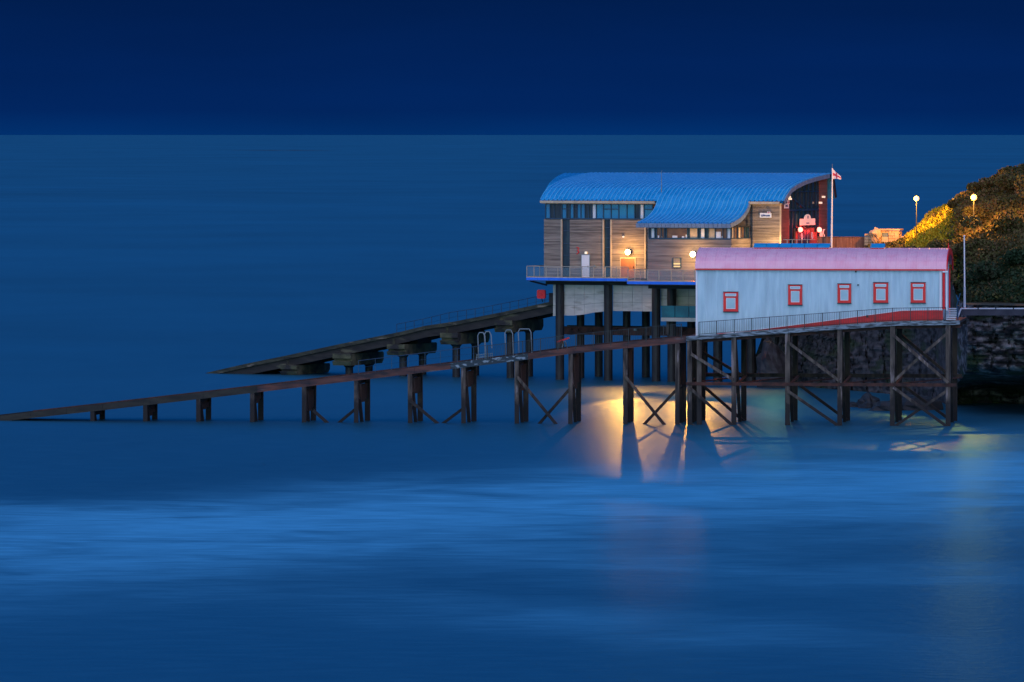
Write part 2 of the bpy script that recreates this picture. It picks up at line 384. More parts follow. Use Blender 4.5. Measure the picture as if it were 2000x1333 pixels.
# ------------------------------------------------------------------ new lifeboat station
station = thing('lifeboat_station', 'large timber-clad lifeboat station on piles with curved blue zinc roof', 'lifeboat station', B.loc, B.rz)
XR = B.sx(1526, 0)                        # right-hand corner of the seaward wall
WD = 13.0                                 # depth of the building
ZE = B.z(391, 0, 0)                       # eaves
ZC = B.z(340, B.sx(1300, 8), 10)          # crest
ZDK = B.z(543, 0, -2.2)                   # balcony deck
ZW = B.z(428, 0, 0)                       # sill of the upper window band
YX = -5.2                                 # front of the lower projecting wing
G = [(0, 0), (.05, .2), (.14, .45), (.25, .6), (.41, .745), (.56, .84), (.72, .915), (.85, .97), (.94, 1.0), (.975, .93), (1.0, .8), (1.03, .35), (1.045, .1)]
def roof_z(t): return ZE + (ZC - ZE) * lerp(G, t)
TS = [0, .025, .05, .09, .14, .19, .25, .33, .41, .5, .6, .72, .83, .9, .94, .975, 1.0, 1.02, 1.045]
FL = [(0, 0), (.11, .29), (.2, .45), (.34, .63), (.5, .77), (.69, .88), (.85, .95), (1, 1)]
ZX = B.z(437, B.sx(1350, YX - .5), YX - .5)
roof = MB().box(4, XR - .5, WD * .93, WD * .93 + .3, ZC + .0, ZC + .1).build('roof', M['zinc_edge'], station)
prow = [(0, 0), (.14, .2), (.41, 1.1), (.72, 2.2), (.94, 2.8), (1.05, 2.9)]
XL0 = B.sx(1056, -.6)
XWL = B.sx(1291, 0); XWR = B.sx(1466, 0)
def roof_profile(x, wing):
    """points (y,z) from front to back at station x"""
    pts = []
    if wing:
        for u, g in reversed(FL):
            if u > 0: pts.append((-.6 + u * (YX - .1), ZE + (ZX - ZE) * g))
    else:
        pts.append((-.75, ZE - .03))
    for t in TS: pts.append((-.6 + t * (WD + .9), roof_z(t)))
    return pts
pitch = .45
x = XL0; strips = []
XRR = XR + .45
k = 0
edges = []
while x < XRR - .05:
    x2 = min(x + pitch, XRR); edges.append((x, x2)); x = x2
for (xa, xb) in edges:
    xm = (xa + xb) / 2
    wing = XWL - .2 < xm < XWR + .1
    pr = roof_profile(xm, wing)
    mb = MB(); ra, rb, rs = [], [], []
    for (y, z) in pr:
        t = (y + .6) / (WD + .9)
        cut = lerp(prow, t)
        sa, sb = xa, xb
        # the seaward end is swept back in plan like a prow
        if xa - XL0 < 4:
            lim = XL0 - cut
        extra = 0
        if wing and y < -.6:                       # the wing narrows forward a little with its curved verge
            pass
        ra.append((xa, y, z)); rb.append((xb, y, z))
    mb.grid([[(p[0], p[1], p[2]) for p in ra], [(p[0], p[1], p[2]) for p in rb]])
    # upstand seam along the left edge of each tray
    w = .04; hgt = .13
    s1 = [(xa - w, y, z + .002) for (_, y, z) in ra]; s2 = [(xa - w, y, z + hgt) for (_, y, z) in ra]
    s3 = [(xa + w, y, z + hgt) for (_, y, z) in ra]; s4 = [(xa + w, y, z + .002) for (_, y, z) in ra]
    MB().grid([s1, s2, s3, s4]).build('roof_seam', M['zinc_seam'], roof)
    lo = [(p[0], p[1], p[2] - .16) for p in ra]; lo2 = [(p[0], p[1], p[2] - .16) for p in rb]
    mb.grid([lo2, lo])
    mb.build('roof_panel', M['zinc'], roof)
# swept prow panels at the seaward end
for i in range(6):
    mb = MB(); r1, r2 = [], []
    for t in TS:
        y = -.6 + t * (WD + .9); z = roof_z(t); c = lerp(prow, t)
        r1.append((XL0 - c * (i + 1) / 6, y, z)); r2.append((XL0 - c * i / 6, y, z))
    mb.grid([r1, r2])
    s2 = [(p[0], p[1], p[2] + .075) for p in r1]; s3 = [(p[0] + .06, p[1], p[2] + .075) for p in r1]; s4 = [(p[0] + .06, p[1], p[2] + .002) for p in r1]
    mb.grid([r1, s2, s3, s4])
    mb.grid([[(p[0], p[1], p[2] - .16) for p in r2], [(p[0], p[1], p[2] - .16) for p in r1]])
    mb.build('roof_panel', M['zinc'], roof)
# verge (thick curved edge) on the landward gable and on the wing
def verge(x0, x1, pts, th, name, m, label=None):
    mb = MB(); top = [(y, z + .05) for y, z in pts]; bot = []
    for i, (y, z) in enumerate(pts):
        a = pts[max(0, i - 1)]; b = pts[min(len(pts) - 1, i + 1)]
        d = Vector((b[0] - a[0], b[1] - a[1])).normalized(); n = Vector((d.y, -d.x))
        bot.append((y + n.x * th, z + n.y * th))
    n = len(pts)
    rows = [[(x0, *p) for p in top], [(x1, *p) for p in top], [(x1, *p) for p in bot], [(x0, *p) for p in bot], [(x0, *p) for p in top]]
    mb.grid(rows); mb.build(name, m, station, label)
pg = roof_profile(XR, False)
verge(XRR, XRR + .12, [p for p in pg if p[0] <= WD * .95], .34, 'verge', M['zinc_edge'])
verge(XRR, XRR + .10, [p for p in pg if p[0] > WD * .93], .3, 'verge', M['iron'])
pw = [p for p in roof_profile(XWR, True) if p[0] <= -.55]
verge(XWR + .12, XWR + .24, pw, .36, 'verge', M['zinc_edge'])
# eaves fascias
MB().box(XL0 + .02, XWL - .35, -.85, -.62, ZE - .28, ZE - .06).build('fascia', M['beige'], station)
MB().box(XWR + .1, XR + .1, -.85, -.62, ZE - .28, ZE - .06).build('fascia', M['beige'], station)
MB().box(XL0 + .1, XR - .55, -.6, WD - .4, ZE - .34, ZE - .2).build('soffit', M['beige'], station)
MB().box(XR - .549, XR + .3, -.6, .0, ZE - .34, ZE - .2).build('soffit', M['beige'], station)
yfx = -.6 + (YX - .1)
n_f = 22
xw0, xw1 = XWL - .22, XWR + .24
for i in range(n_f):
    a_ = xw0 + (xw1 - xw0) * i / n_f; b_ = xw0 + (xw1 - xw0) * (i + 1) / n_f
    MB().box(a_ + .015, b_ - .015, yfx - .05, yfx + .06, ZX - .40, ZX + .0).build('fascia_panel', M['zinc_edge'], station)
MB().box(xw0 + .05, xw1 - .05, yfx + .1, -.3, ZX - .38, ZX - .26).build('soffit', M['iron'], station)

# boarded walls: real boards, joined per panel (boards are about 3 px high in the photograph)
def boards(x0, x1, y, z0, z1, m, face='front', th=.06, bh=.145, name='cladding_boards'):
    mb = MB(); z = z0; i = 0
    while z < z1 - .02:
        zt = min(z + bh - .014, z1); o = random.uniform(-.012, .012)
        if face == 'front': mb.box(x0, x1, y - th / 2 + o, y + th, z, zt)
        else: mb.box(y - th, y + th / 2 + o, x0, x1, z, zt)
        z += bh
    o = mb.build(name, m, station, kind='stuff'); return o
def core(x0, x1, y0, y1, z0, z1, m=None, name='wall'):
    return MB().box(x0, x1, y0, y1, z0, z1).build(name, m or M['cladding_dark'], station)
bx = [B.sx(p) for p in (1063, 1096, 1113, 1177, 1195, 1259, 1265)]
core(bx[0] + .05, bx[1], .05, .5, ZDK, ZW); core(bx[2], bx[3], .05, .5, ZDK, ZW); core(bx[4], bx[5], .05, .5, ZDK, ZW)
boards(bx[0], bx[1], 0, ZDK + .02, ZW, M['cladding']); boards(bx[2], bx[3], 0, ZDK + .02, ZW, M['cladding']); boards(bx[4], bx[5], 0, ZDK + .02, ZW, M['cladding'])
boards(0.05, WD, bx[0], ZDK + .02, ZW, M['cladding'], face='side')
for px_ in (1097, 1178.5, 1194, 1260.5):
    xc_ = B.sx(px_); MB().box(xc_ - .07, xc_ + .07, -.10, .1, ZDK, ZW).build('corner_trim', M['beige'], station)
# tall glazed slots between the boarded panels
def glazed(x0, x1, y, z0, z1, cols, rows_, gm, fm=M['steel_blue'], fw=.06, face='front', name='window', mats=None):
    mb = MB()
    def bx_(a, b, c, d, o0, o1):
        if face == 'front': mb.box(a, b, y + o0, y + o1, c, d)
        else: mb.box(y - o1, y - o0, a, b, c, d)
    bx_(x0, x1, z1 - fw, z1, -.04, .1); bx_(x0, x1, z0, z0 + fw, -.04, .1)
    xs = [x0 + fw] + [x0 + (x1 - x0) * c for c in cols] + [x1 - fw]
    for xx in [x0 + fw / 2] + xs[1:-1] + [x1 - fw / 2]: bx_(xx - fw / 2, xx + fw / 2, z0 + fw, z1 - fw, -.045, .095)
    zs = [z0 + fw] + [z0 + (z1 - z0) * r_ for r_ in rows_] + [z1 - fw]
    for zz in zs[1:-1]: bx_(x0 + fw, x1 - fw, zz - fw * .4, zz + fw * .4, -.035, .09)
    f = mb.build(name, fm, station)
    i = 0
    for a, b in zip(xs, xs[1:]):
        for c, d in zip(zs, zs[1:]):
            mb2 = MB(); g = gm if mats is None else mats[i % len(mats)]
            if face == 'front': mb2.box(a, b, y + .03, y + .05, c, d)
            else: mb2.box(y - .05, y - .03, a, b, c, d)
            mb2.build('pane', g, f); i += 1
    return f
glazed(bx[1] + .12, bx[2], .1, ZDK, ZW, [], [.18, .38, .58, .80], M['glass_dark'])
glazed(bx[3] + .12, bx[4] - .1, .1, ZDK, ZW, [], [.2, .44, .52, .68, .86], M['glass_dark'])
core(bx[1], bx[2], .35, .6, ZDK, ZW, M['steel_blue']); core(bx[3], bx[4], .35, .6, ZDK, ZW, M['steel_blue'])
# upper window band
mull = [1066, 1075, 1083, 1098, 1107, 1114, 1121, 1128, 1135, 1143, 1150, 1157, 1165, 1179, 1194, 1209, 1225, 1240, 1250, 1258, 1275]
xs = [B.sx(p) for p in mull]
ms = [M['glass'], M['glass_dark'], M['glass_dark'], M['glass'], M['glass_dark'], M['glass'], M['glass_dark'], M['glass'], M['glass'], M['glass_dark'],
      M['glass_dark'], M['white'], M['glass'], M['glass'], M['glass'], M['glass'], M['glass'], M['glass_dark'], M['white'], M['glass']]
zt_, zb_ = ZE - .34, ZW + .1
fr_ = MB().box(xs[0], xs[-1], -.12, .15, zb_ - .12, zb_).box(xs[0], xs[-1], -.1, .12, zt_ - .06, zt_)
for i, xx in enumerate(xs): fr_.box(xx - .045, xx + .045, -.08, .1, zb_, zt_ - .06)
for i in (3, 4, 6, 13, 14, 19): fr_.box(xs[i] + .05, xs[i + 1] - .05, -.06, .05, zb_ + (zt_ - zb_) * .6, zb_ + (zt_ - zb_) * .66)
band_ = fr_.build('window', M['steel_blue'], station)
for i in range(len(xs) - 1):
    MB().box(xs[i] + .045, xs[i + 1] - .045, .0, .03, zb_, zt_ - .06).build('pane', ms[i], band_)
core(xs[0], xs[-1], .3, .5, zb_, zt_, M['steel_blue'])
boards(B.sx(1276), XWL + .2, 0, ZW + .05, ZE - .34, M['cladding_red'])
core(B.sx(1260), XWR, .1, .5, ZDK, ZE - .34)
# projecting wing
XA, XB = B.sx(1266, YX), B.sx(1428, YX)
ZWT, ZWB = B.z(445, XA, YX), B.z(466, XA, YX)
ZDX = B.z(551, B.sx(1300, YX - 2.0), YX - 2.0)
core(XA + .05, XB - .05, YX + .06, YX + .4, ZDX, ZWB)
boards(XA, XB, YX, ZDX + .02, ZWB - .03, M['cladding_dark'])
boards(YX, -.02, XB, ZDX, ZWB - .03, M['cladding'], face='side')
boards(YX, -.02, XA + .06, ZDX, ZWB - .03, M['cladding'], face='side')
core(XB - .4, XB - .06, YX + .1, 0, ZDX, ZWB - .1)
wm = [1268, 1271.5, 1279, 1283, 1292, 1298, 1302, 1343, 1347, 1363, 1368, 1377, 1383, 1397, 1412, 1420, 1427.5]
xs = [B.sx(p, YX) for p in wm]
mats_ = [M['glass_dark'], M['white'], M['glass_dark'], M['glass_room'], M['glass_room'], M['glass_dark'], M['glass_room'], M['glass_dark'], M['beige'],
         M['glass_dark'], M['white'], M['glass_dark'], M['beige'], M['glass_room'], M['glass_room'], M['white']]
fr_ = MB().box(xs[0], xs[-1], YX - .08, YX + .15, ZWB - .08, ZWB + .06).box(xs[0], xs[-1], YX - .06, YX + .12, ZWT - .06, ZWT)
for xx in xs: fr_.box(xx - .04, xx + .04, YX - .06, YX + .1, ZWB + .06, ZWT - .06)
wb = fr_.build('window', M['steel_blue'], station)
for i in range(len(xs) - 1): MB().box(xs[i] + .04, xs[i + 1] - .04, YX + .02, YX + .05, ZWB + .06, ZWT - .06).build('pane', mats_[i], wb)
core(XA + .2, XB - .2, YX + .3, YX + .5, ZWB, ZWT, M['glass_room'])
# small papers and pots on the sill
for px_, w_, h_ in ((1286, .15, .2), (1292, .12, .16), (1318, .5, .2), (1334, .25, .15), (1341.5, .24, .3), (1403, .5, .6), (1411, .15, .2)):
    xx = B.sx(px_, YX); MB().box(xx - w_ / 2, xx + w_ / 2, YX + .0, YX + .015, ZWB + .07, ZWB + .07 + h_).build('notice', M['white'], wb)
glazed(YX + .1, -.6, XB, ZWB, ZWT + .1, [.14, .33, .38, .55, .75], [], M['glass_room'], face='side', mats=[M['beige'], M['glass_room'], M['beige'], M['beige'], M['glass_room'], M['glass_dark']])
glazed(B.sx(1314.5, YX), B.sx(1331, YX), YX - .06, B.z(523, XA, YX), B.z(503, XA, YX), [], [], M['glass_warm'], M['steel_blue'])
# wall between wing and gable, washed by a lamp at its foot
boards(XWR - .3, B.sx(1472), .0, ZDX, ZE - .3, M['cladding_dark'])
boards(B.sx(1472), XR, -.25, ZDX, ZE - .3, M['cladding'])
core(B.sx(1473), XR - .05, -.15, .3, ZDX, ZE - .3)
MB().box(XR - .06, XR + .08, -.3, -.1, ZDX, ZE - .2).build('corner_trim', M['beige'], station)
# landward gable
XG = XR - .1
def gy(px): return B.sy(px, XG)
ZG = B.z(488, XG, 3)
core(XG - .5, XG - .08, .0, WD, ZDX, ZG, M['cladding_red'])
core(XG - .5, XG - .08, .0, gy(1541), ZG + .002, ZE + .1, M['cladding_red']); core(XG - .5, XG - .08, gy(1601), WD - .1, ZG + .002, ZE + 1.6, M['cladding_red'])
def gable_poly(y0, y1, n=8):
    pts = [(y0, ZG)] + [(y0 + (y1 - y0) * i / n, min(roof_z((y0 + (y1 - y0) * i / n + .6) / (WD + .9)) - .2, ZC)) for i in range(n + 1)] + [(y1, ZG)]
    return pts
for (a_, b_) in ((.05, gy(1541)), (gy(1601), WD - .1)):
    mb = MB(); z = ZG - .5
    while z < ZC:
        ya, yb = a_, b_
        if a_ < 1:                                # trim the boards to the curve of the roof
            while ya < yb and roof_z((ya + .6) / (WD + .9)) - .25 < z + .15: ya += .12
        if yb - ya > .2: mb.box(XG - .08, XG + .03 + random.uniform(-.01, .01), ya, yb, z, z + .146)
        z += .16
        if b_ > 10 and z > ZE + 1.9: break
    mb.build('cladding_boards', M['cladding_red'], station, kind='stuff')
y0, y1 = gy(1541), gy(1601)
MB().prism(gable_poly(y0, y1, 12), 'x', XG - .3, XG - .2).build('curtain_glass', M['glass_dark'], station)
mb = MB()
for px_ in (1541.5, 1549, 1556, 1564, 1572, 1580, 1588, 1596.5, 1601):
    yy = gy(px_); zt = roof_z((yy + .6) / (WD + .9)) - .25
    mb.box(XG - .2, XG - .08, yy - .06, yy + .06, ZG, zt)
mb.box(XG - .2, XG - .06, y0, y1, B.z(411, XG, 5) - .09, B.z(411, XG, 5) + .09)
mb.box(XG - .2, XG - .07, y0 + 1, y1, B.z(375, XG, 6) - .05, B.z(375, XG, 6) + .05)
mb.beam((XG - .14, gy(1551), B.z(388, XG, 4)), (XG - .14, gy(1574), B.z(407, XG, 6)), .1, .16)
mb.build('curtain_frame', M['steel_blue'], station)
MB().box(XG - .1, XG + .1, gy(1552), gy(1594), ZG - .6, B.z(446, XG, 5)).build('porch_wall', M['cladding_red'], station)
for pa, pb in ((1556, 1562), (1566.5, 1572), (1573, 1578.5)):
    d_ = MB().box(XG + .1, XG + .14, gy(pa), gy(pb), ZG - .6, B.z(450, XG, 5)).build('door', M['steel_blue'], station)
    MB().box(XG + .14, XG + .17, gy(pa) + .15, gy(pa) + .3, B.z(470, XG, 5), B.z(460, XG, 5)).build('door_handle', M['galv'], d_)
# small pale entrance fittings: banners and life ring either side of the door
def ring(parent, x, y, z, ry, rz, t, m, name):
    mb = MB(); pts = [(x, y + ry * math.cos(a), z + rz * math.sin(a)) for a in np.linspace(0, 2 * math.pi, 15)]
    mb.path(pts, t, 5); return mb.build(name, m, parent)
for n_, (px_, py_) in enumerate(((1560.5, 462.5), (1580.5, 461.5))):
    o = ring(None, 0, 0, 0, .19, .30, .04, M['white'], 'life_ring')
    o.location = B.w(XG + .3, gy(px_), B.z(py_, XG, 5)); o.rotation_euler.z = B.rz
    tag(o, ['white life ring hung left of the red-lit entrance door', 'white life ring hung right of the red-lit entrance door'][n_], 'life ring', 'life rings by the entrance')
o = MB().path([(0, y_, z_) for y_, z_ in ((-.6, -.5), (-.6, .35), (-.25, -.3), (-.25, .45), (.1, -.4), (.35, -.45), (.55, -.1), (.2, .1), (.3, .42), (.65, .45))], .06, 5).build('rope_coil', M['sign_cream'])
o.location = B.w(XG + .3, gy(1600.5), B.z(459, XG, 8)); o.rotation_euler.z = B.rz
tag(o, 'pale looped rope hanging on the cladding right of the entrance', 'rope')
# entrance sign with arched top
def entrance_sign():
    w, h = gy(1584.5) - gy(1556), .62
    pts = [(-w / 2, 0), (w / 2, 0), (w / 2, h)]
    pts += [(math.cos(a) * w * .21, h + math.sin(a) * .42) for a in np.linspace(0, math.pi, 9)] + [(-w / 2, h)]
    t = thing('entrance_sign', 'cream arched sign above the entrance between two red lamps', 'sign', B.w(XG + .35, (gy(1584.5) + gy(1556)) / 2, B.z(440.5, XG, 5)), B.rz)
    MB().prism(pts, 'x', -.05, .05).build('sign_board', M['sign_cream'], t)
    e = MB()
    e.prism([(-.12, h + .28), (-.12, h + .1), (0, h - .05), (.12, h + .1), (.12, h + .28)], 'x', .05, .07); e.build('crest', M['ink_blue'], t)
    mb = MB()
    for i in range(9): mb.box(.05, .065, -.45 + i * .1, -.45 + i * .1 + .06, .14, .24)
    mb.build('small_lettering', M['ink_blue'], t, kind='stuff')
entrance_sign()
def text_mesh(txt, size, m, parent, loc, rot, bold=False, shear=0, name='lettering'):
    cu = bpy.data.curves.new('txt', 'FONT'); cu.body = txt; cu.size = size; cu.extrude = .008; cu.align_x = 'CENTER'; cu.align_y = 'CENTER'
    cu.shear = shear; cu.resolution_u = 2
    if bold: cu.offset = .012
    o = bpy.data.objects.new('t', cu); col.objects.link(o)
    bpy.context.view_layer.update()
    me = bpy.data.meshes.new_from_object(o.evaluated_get(bpy.context.evaluated_depsgraph_get()))
    bpy.data.objects.remove(o)
    me.materials.clear(); me.materials.append(m)
    q = link(name, me, parent); q.location = loc; q.rotation_euler = rot; return q
def flag_mark(parent, x, y, z, s, face):
    f = MB()
    if face == 'front':
        f.box(x - s, x + s, y - .02, y, z - s * .55, z + s * .55); o = f.build('flag_emblem', M['sign_white'], parent)
        MB().box(x - s, x + s, y - .035, y - .021, z - s * .12, z + s * .12).box(x - s * .1, x + s * .1, y - .038, y - .022, z - s * .5, z + s * .5).build('flag_cross', M['flag_red'], parent)
    else:
        f.box(x, x + .02, y - s, y + s, z - s * .55, z + s * .55); f.build('flag_emblem', M['sign_white'], parent)
        MB().box(x + .021, x + .035, y - s, y + s, z - s * .12, z + s * .12).box(x + .022, x + .038, y - s * .1, y + s * .1, z - s * .5, z + s * .5).build('flag_cross', M['flag_red'], parent)
xs_, zs_ = B.sx(1495.5, -.4), B.z(420.5, B.sx(1495.5), -.4)
s1 = thing('lifeboats_sign', 'white wall sign lettered Lifeboats on lit timber wall', 'sign', B.w(xs_, -.4, zs_), B.rz)
MB().box(-.58, .58, -.04, .04, -.24, .20).build('sign_board', M['sign_white'], s1)
text_mesh('Lifeboats', .25, M['ink_blue'], s1, (0, -.05, -.05), (R(90), 0, 0), True)
flag_mark(s1, .34, -.06, .24, .17, 'front')
s2 = thing('small_wall_sign', 'small white sign with flag emblem left of the gable glazing', 'sign', B.w(XG + .1, gy(1533.5), B.z(402.5, XG, 1)), B.rz)
MB().box(0, .05, -.62, .62, -.24, .22).build('sign_board', M['sign_white'], s2)
text_mesh('RNLI', .30, M['ink_blue'], s2, (.06, .0, -.02), (R(90), 0, R(90)), True)
flag_mark(s2, .06, .4, .34, .3, 'side')

# doors and small fittings on the balcony front
def door(px0, px1, py0, y, m, label, name='door'):
    a, b = B.sx(px0, y), B.sx(px1, y); zt = B.z(py0, a, y)
    f = MB().box(a - .07, b + .07, y - .06, y + .0, zt, zt + .07).box(a - .07, a, y - .06, y, ZDK, zt).box(b, b + .07, y - .06, y, ZDK, zt)
    d = MB().box(a, b, y - .05, y + .03, ZDK + .03, zt).build(name, m, station, label)
    f.build('door_frame', M['beige'] if m is not M['white'] else M['galv'], d)
    MB().box(b - .16, b - .1, y - .12, y - .05, ZDK + 1.0, ZDK + 1.15).build('door_handle', M['iron'], d)
door(1136.5, 1151.5, 498.5, -.05, M['white'], 'white door')
door(1212.5, 1240.5, 505, -.05, M['door_rust'], 'orange brown double door')
xx = B.sx(1144.7, -.1); zz = B.z(494, xx, -.1)
MB().box(xx - .1, xx + .1, -.22, -.04, zz - .12, zz + .1).build('bulkhead_light', M['lamp_small'], station)
xx = B.sx(1162, -.1); zz = B.z(520, xx, -.1); MB().box(xx - .08, xx + .08, -.2, -.04, zz - .08, zz + .08).build('vent_cover', M['galv'], station)
xx = B.sx(1218, -.1); zz = B.z(463, xx, -.1); MB().box(xx - .08, xx + .08, -.2, -.04, zz - .08, zz + .08).build('wall_camera', M['white'], station)
xx = B.sx(1128, -.1); zz = B.z(490, xx, -.1)
MB().path([(xx - .12, -.08, zz + .32), (xx + .14, -.08, zz + .25), (xx - .02, -.08, zz + .05), (xx + .15, -.08, zz - .12), (xx - .1, -.08, zz - .34)], .04, 5).build('red_mark', M['red'], station)
for px_, py_ in ((1605.5, 385), (1599.5, 396.5), (1540, 389), (1538, 385)):
    yy = gy(px_); zz = B.z(py_, XG, yy); MB().box(XG + .03, XG + .3, yy - .12, yy + .12, zz - .09, zz + .09).build('small_fitting', M['lamp_small'], station)
MB().tube((B.sx(1292, .5), .5, ZE + .4), (B.sx(1292, .5), .5, B.z(333, B.sx(1292, .5), .5)), .05, 6, .02).build('antenna', M['galv'], station)

# balcony decks
XD0, XD1 = B.sx(1028, -2.2), B.sx(1227, -2.2)
def deck(x0, x1, y0, y1, zt, n):
    MB().box(x0 + .05, x1 - .02, y0 + .06, y1, zt - .30, zt - .004).build('deck_slab', M['deck'], station)
    for i in range(n):
        a = x0 + (x1 - x0) * i / n; b = x0 + (x1 - x0) * (i + 1) / n
        MB().box(a + .012, b - .012, y0 - .04, y0 + .05, zt - .24, zt + .02).build('deck_edge', M['blue_edge'], station)
        MB().box(a, b, y0 - .0, y0 + .05, zt + .021, zt + .08).build('kerb', M['beige'], station)
deck(XD0, XD1, -2.2, 8, ZDK, 9)
XE0, XE1 = B.sx(1225, YX - 2.0), B.sx(1436, YX - 2.0)
deck(XE0, XE1, YX - 2.0, -2.25, ZDX, 9)
MB().box(XD0 - .0, XD0 + .06, -2.2, 8, ZDK - .24, ZDK + .02).build('deck_edge', M['blue_edge'], station)
MB().box(XE0 - .02, XE0 + .05, YX - 2.0, -2.2, ZDX - .24, ZDX + .02).build('deck_edge', M['blue_edge'], station)
mb = MB()
for i in range(6):
    xx = XD0 + .4 + i * 2.0
mb.beam((XD0 + .3, -2.0, ZDK - .3), (B.sx(1068, 0), .0, ZDK - .75), .12, .16)
mb.beam((XD0 + .3, 4.0, ZDK - .3), (B.sx(1068, 0), 5.0, ZDK - .75), .12, .16)
mb.build('deck_bracket', M['steel_blue'], station)
def railing(pts, parent, post_at, h=1.1, r=.03, m=M['rail_light'], infill=True, mid=()):
    """pts: polyline of deck points; one post part per position"""
    mb = MB(); mb.path([(p[0], p[1], p[2] + h) for p in pts], r + .01, 6)
    mb.path([(p[0], p[1], p[2] + .1) for p in pts], r * .7, 4)
    for f_ in mid: mb.path([(p[0], p[1], p[2] + h * f_) for p in pts], r * .6, 4)
    hr = mb.build('handrail', m, parent)
    for p in post_at: MB().box(p[0] - r, p[0] + r, p[1] - r, p[1] + r, p[2], p[2] + h).build('rail_post', m, parent)
    return hr
yb = -2.15
posts = [(B.sx(px_, yb), yb, ZDK) for px_ in (1029, 1043, 1066.7, 1089.7, 1113, 1136.4, 1159, 1182, 1204.8, 1227)]
br = railing([(XD0 + .05, 4, ZDK), (XD0 + .05, yb, ZDK), (XD1 - .05, yb, ZDK)], station, posts + [(XD0 + .05, 1, ZDK), (XD0 + .05, 3.8, ZDK)])
ye = YX - 1.95
posts = [(B.sx(px_, ye), ye, ZDX) for px_ in (1226.5, 1240, 1265, 1287, 1311, 1334, 1357, 1380)]
er = railing([(XE0 + .05, -2.3, ZDX), (XE0 + .05, ye, ZDX), (XE1, ye, ZDX)], station, posts + [(XE0 + .05, -4, ZDX)])
MB().box(XD0 + .1, XD1 - .1, yb - .005, yb + .005, ZDK + .16, ZDK + 1.0).build('rail_glass', M['rail_glass'], br)
MB().box(XE0 + .1, XE1 - .1, ye - .005, ye + .005, ZDX + .16, ZDX + 1.0).build('rail_glass', M['rail_glass'], er)

# understructure: soffit beams, concrete shells, piles
zs = ZDK - .3
MB().box(B.sx(1068, 0), XR, -.3, WD, zs - .38, zs - .002).build('floor_beam', M['girder'], station)
MB().box(B.sx(1266, -4.6), XR, -4.6, -.35, ZDX - .72, ZDX - .31).build('floor_beam', M['girder'], station)
def shell(pa, pb, poly, y, nx, nz, th=.4):
    """concrete shell as separate cast panels; poly gives the lower edge"""
    x0, x1 = B.sx(pa, y), B.sx(pb, y); zt = zs - .39
    for i in range(nx):
        a, b = x0 + (x1 - x0) * i / nx, x0 + (x1 - x0) * (i + 1) / nx
        pa_, pb_ = pa + (pb - pa) * i / nx, pa + (pb - pa) * (i + 1) / nx
        za, zb = B.z(lerp(poly, pa_), a, y), B.z(lerp(poly, pb_), b, y)
        for j in range(nz):
            f0, f1 = j / nz, (j + 1) / nz
            q = [(a + .012, za + (zt - za) * f0 + .012), (b - .012, zb + (zt - zb) * f0 + .012), (b - .012, zb + (zt - zb) * f1 - .012), (a + .012, za + (zt - za) * f1 - .012)]
            o_ = random.uniform(-.025, .025)
            MB().prism(q, 'y', y + o_, y + th).build('concrete_panel', M['concrete'], station)
        MB().prism([(a, za + .03), (b, zb + .03), (b, zt), (a, zt)], 'y', y + .06, y + th - .03).build('concrete_core', M['cap'], station)
shell(1080, 1087, [(1080, 618), (1087, 618)], .3, 1, 3)
shell(1102, 1180, [(1102, 617), (1130, 617), (1160, 611), (1180, 609)], .1, 4, 3)
shell(1197, 1273, [(1197, 608), (1273, 609)], .1, 4, 3)
shell(1290, 1303, [(1290, 598), (1303, 598)], .3, 1, 2)
shell(1320, 1420, [(1320, 600), (1420, 598)], .6, 4, 2)
def pile(px, y, ztop, r=.4, m=M['pile']):
    xx = B.sx(px, y); MB().tube((xx, y, -3), (xx, y, ztop), r, 12).build('pile', m, station, smooth=False)
for px_ in (1093.5, 1188, 1281.5, 1312): pile(px_, -.1, zs - .38, .42)
for px_ in (1134, 1224): pile(px_, 5.0, zs - .38, .38)
for px_ in (1169.5, 1261.5, 1350): pile(px_, 8.5, zs - .38, .40)
for px_ in (1189, 1281, 1375): pile(px_, 12, zs - .38, .36)
for px_ in (1402, 1467, 1512): pile(px_, 2, zs - .38, .45)
zb = B.z(655, B.sx(1200, 4), 4); zt = B.z(639, B.sx(1200, 4), 4)
MB().box(B.sx(1100, 4), B.sx(1420, 4), 3.9, 4.2, zb, zt).build('cross_beam', M['rust'], station)
MB().box(B.sx(1108, 9), B.sx(1420, 9), 8.9, 9.3, zb - .1, zt - .05).build('cross_beam', M['girder'], station)
for px_ in (1115, 1128, 1155, 1203, 1211, 1241, 1295, 1333):
    xx = B.sx(px_, 3.8); z_ = (zb + zt) / 2 + random.uniform(-.2, .3)
    MB().box(xx - .16, xx + .12, 3.7, 3.9, z_ - .1, z_ + .1).build('bearing_bracket', random.choice([M['rust'], M['galv']]), station)
xa, xb = B.sx(1291, -1.5), B.sx(1400, -1.5)
z0 = B.z(628, xa, -1.5)
MB().box(xa, xb, -1.5, 2, z0, z0 + .35).build('landing_slab', M['concrete'], station)
for i in range(4):
    a = xa + (xb - xa) * i / 4; b = xa + (xb - xa) * (i + 1) / 4
    MB().box(a + .03, b - .03, -1.5, -1.46, z0 + .36, z0 + 1.5).build('glass_panel', M['teal_glass'], station)
MB().box(B.sx(1303, -.5), B.sx(1307.5, -.5), -.7, -.3, B.z(653, xa, -.5), z0).build('landing_post', M['timber'], station)

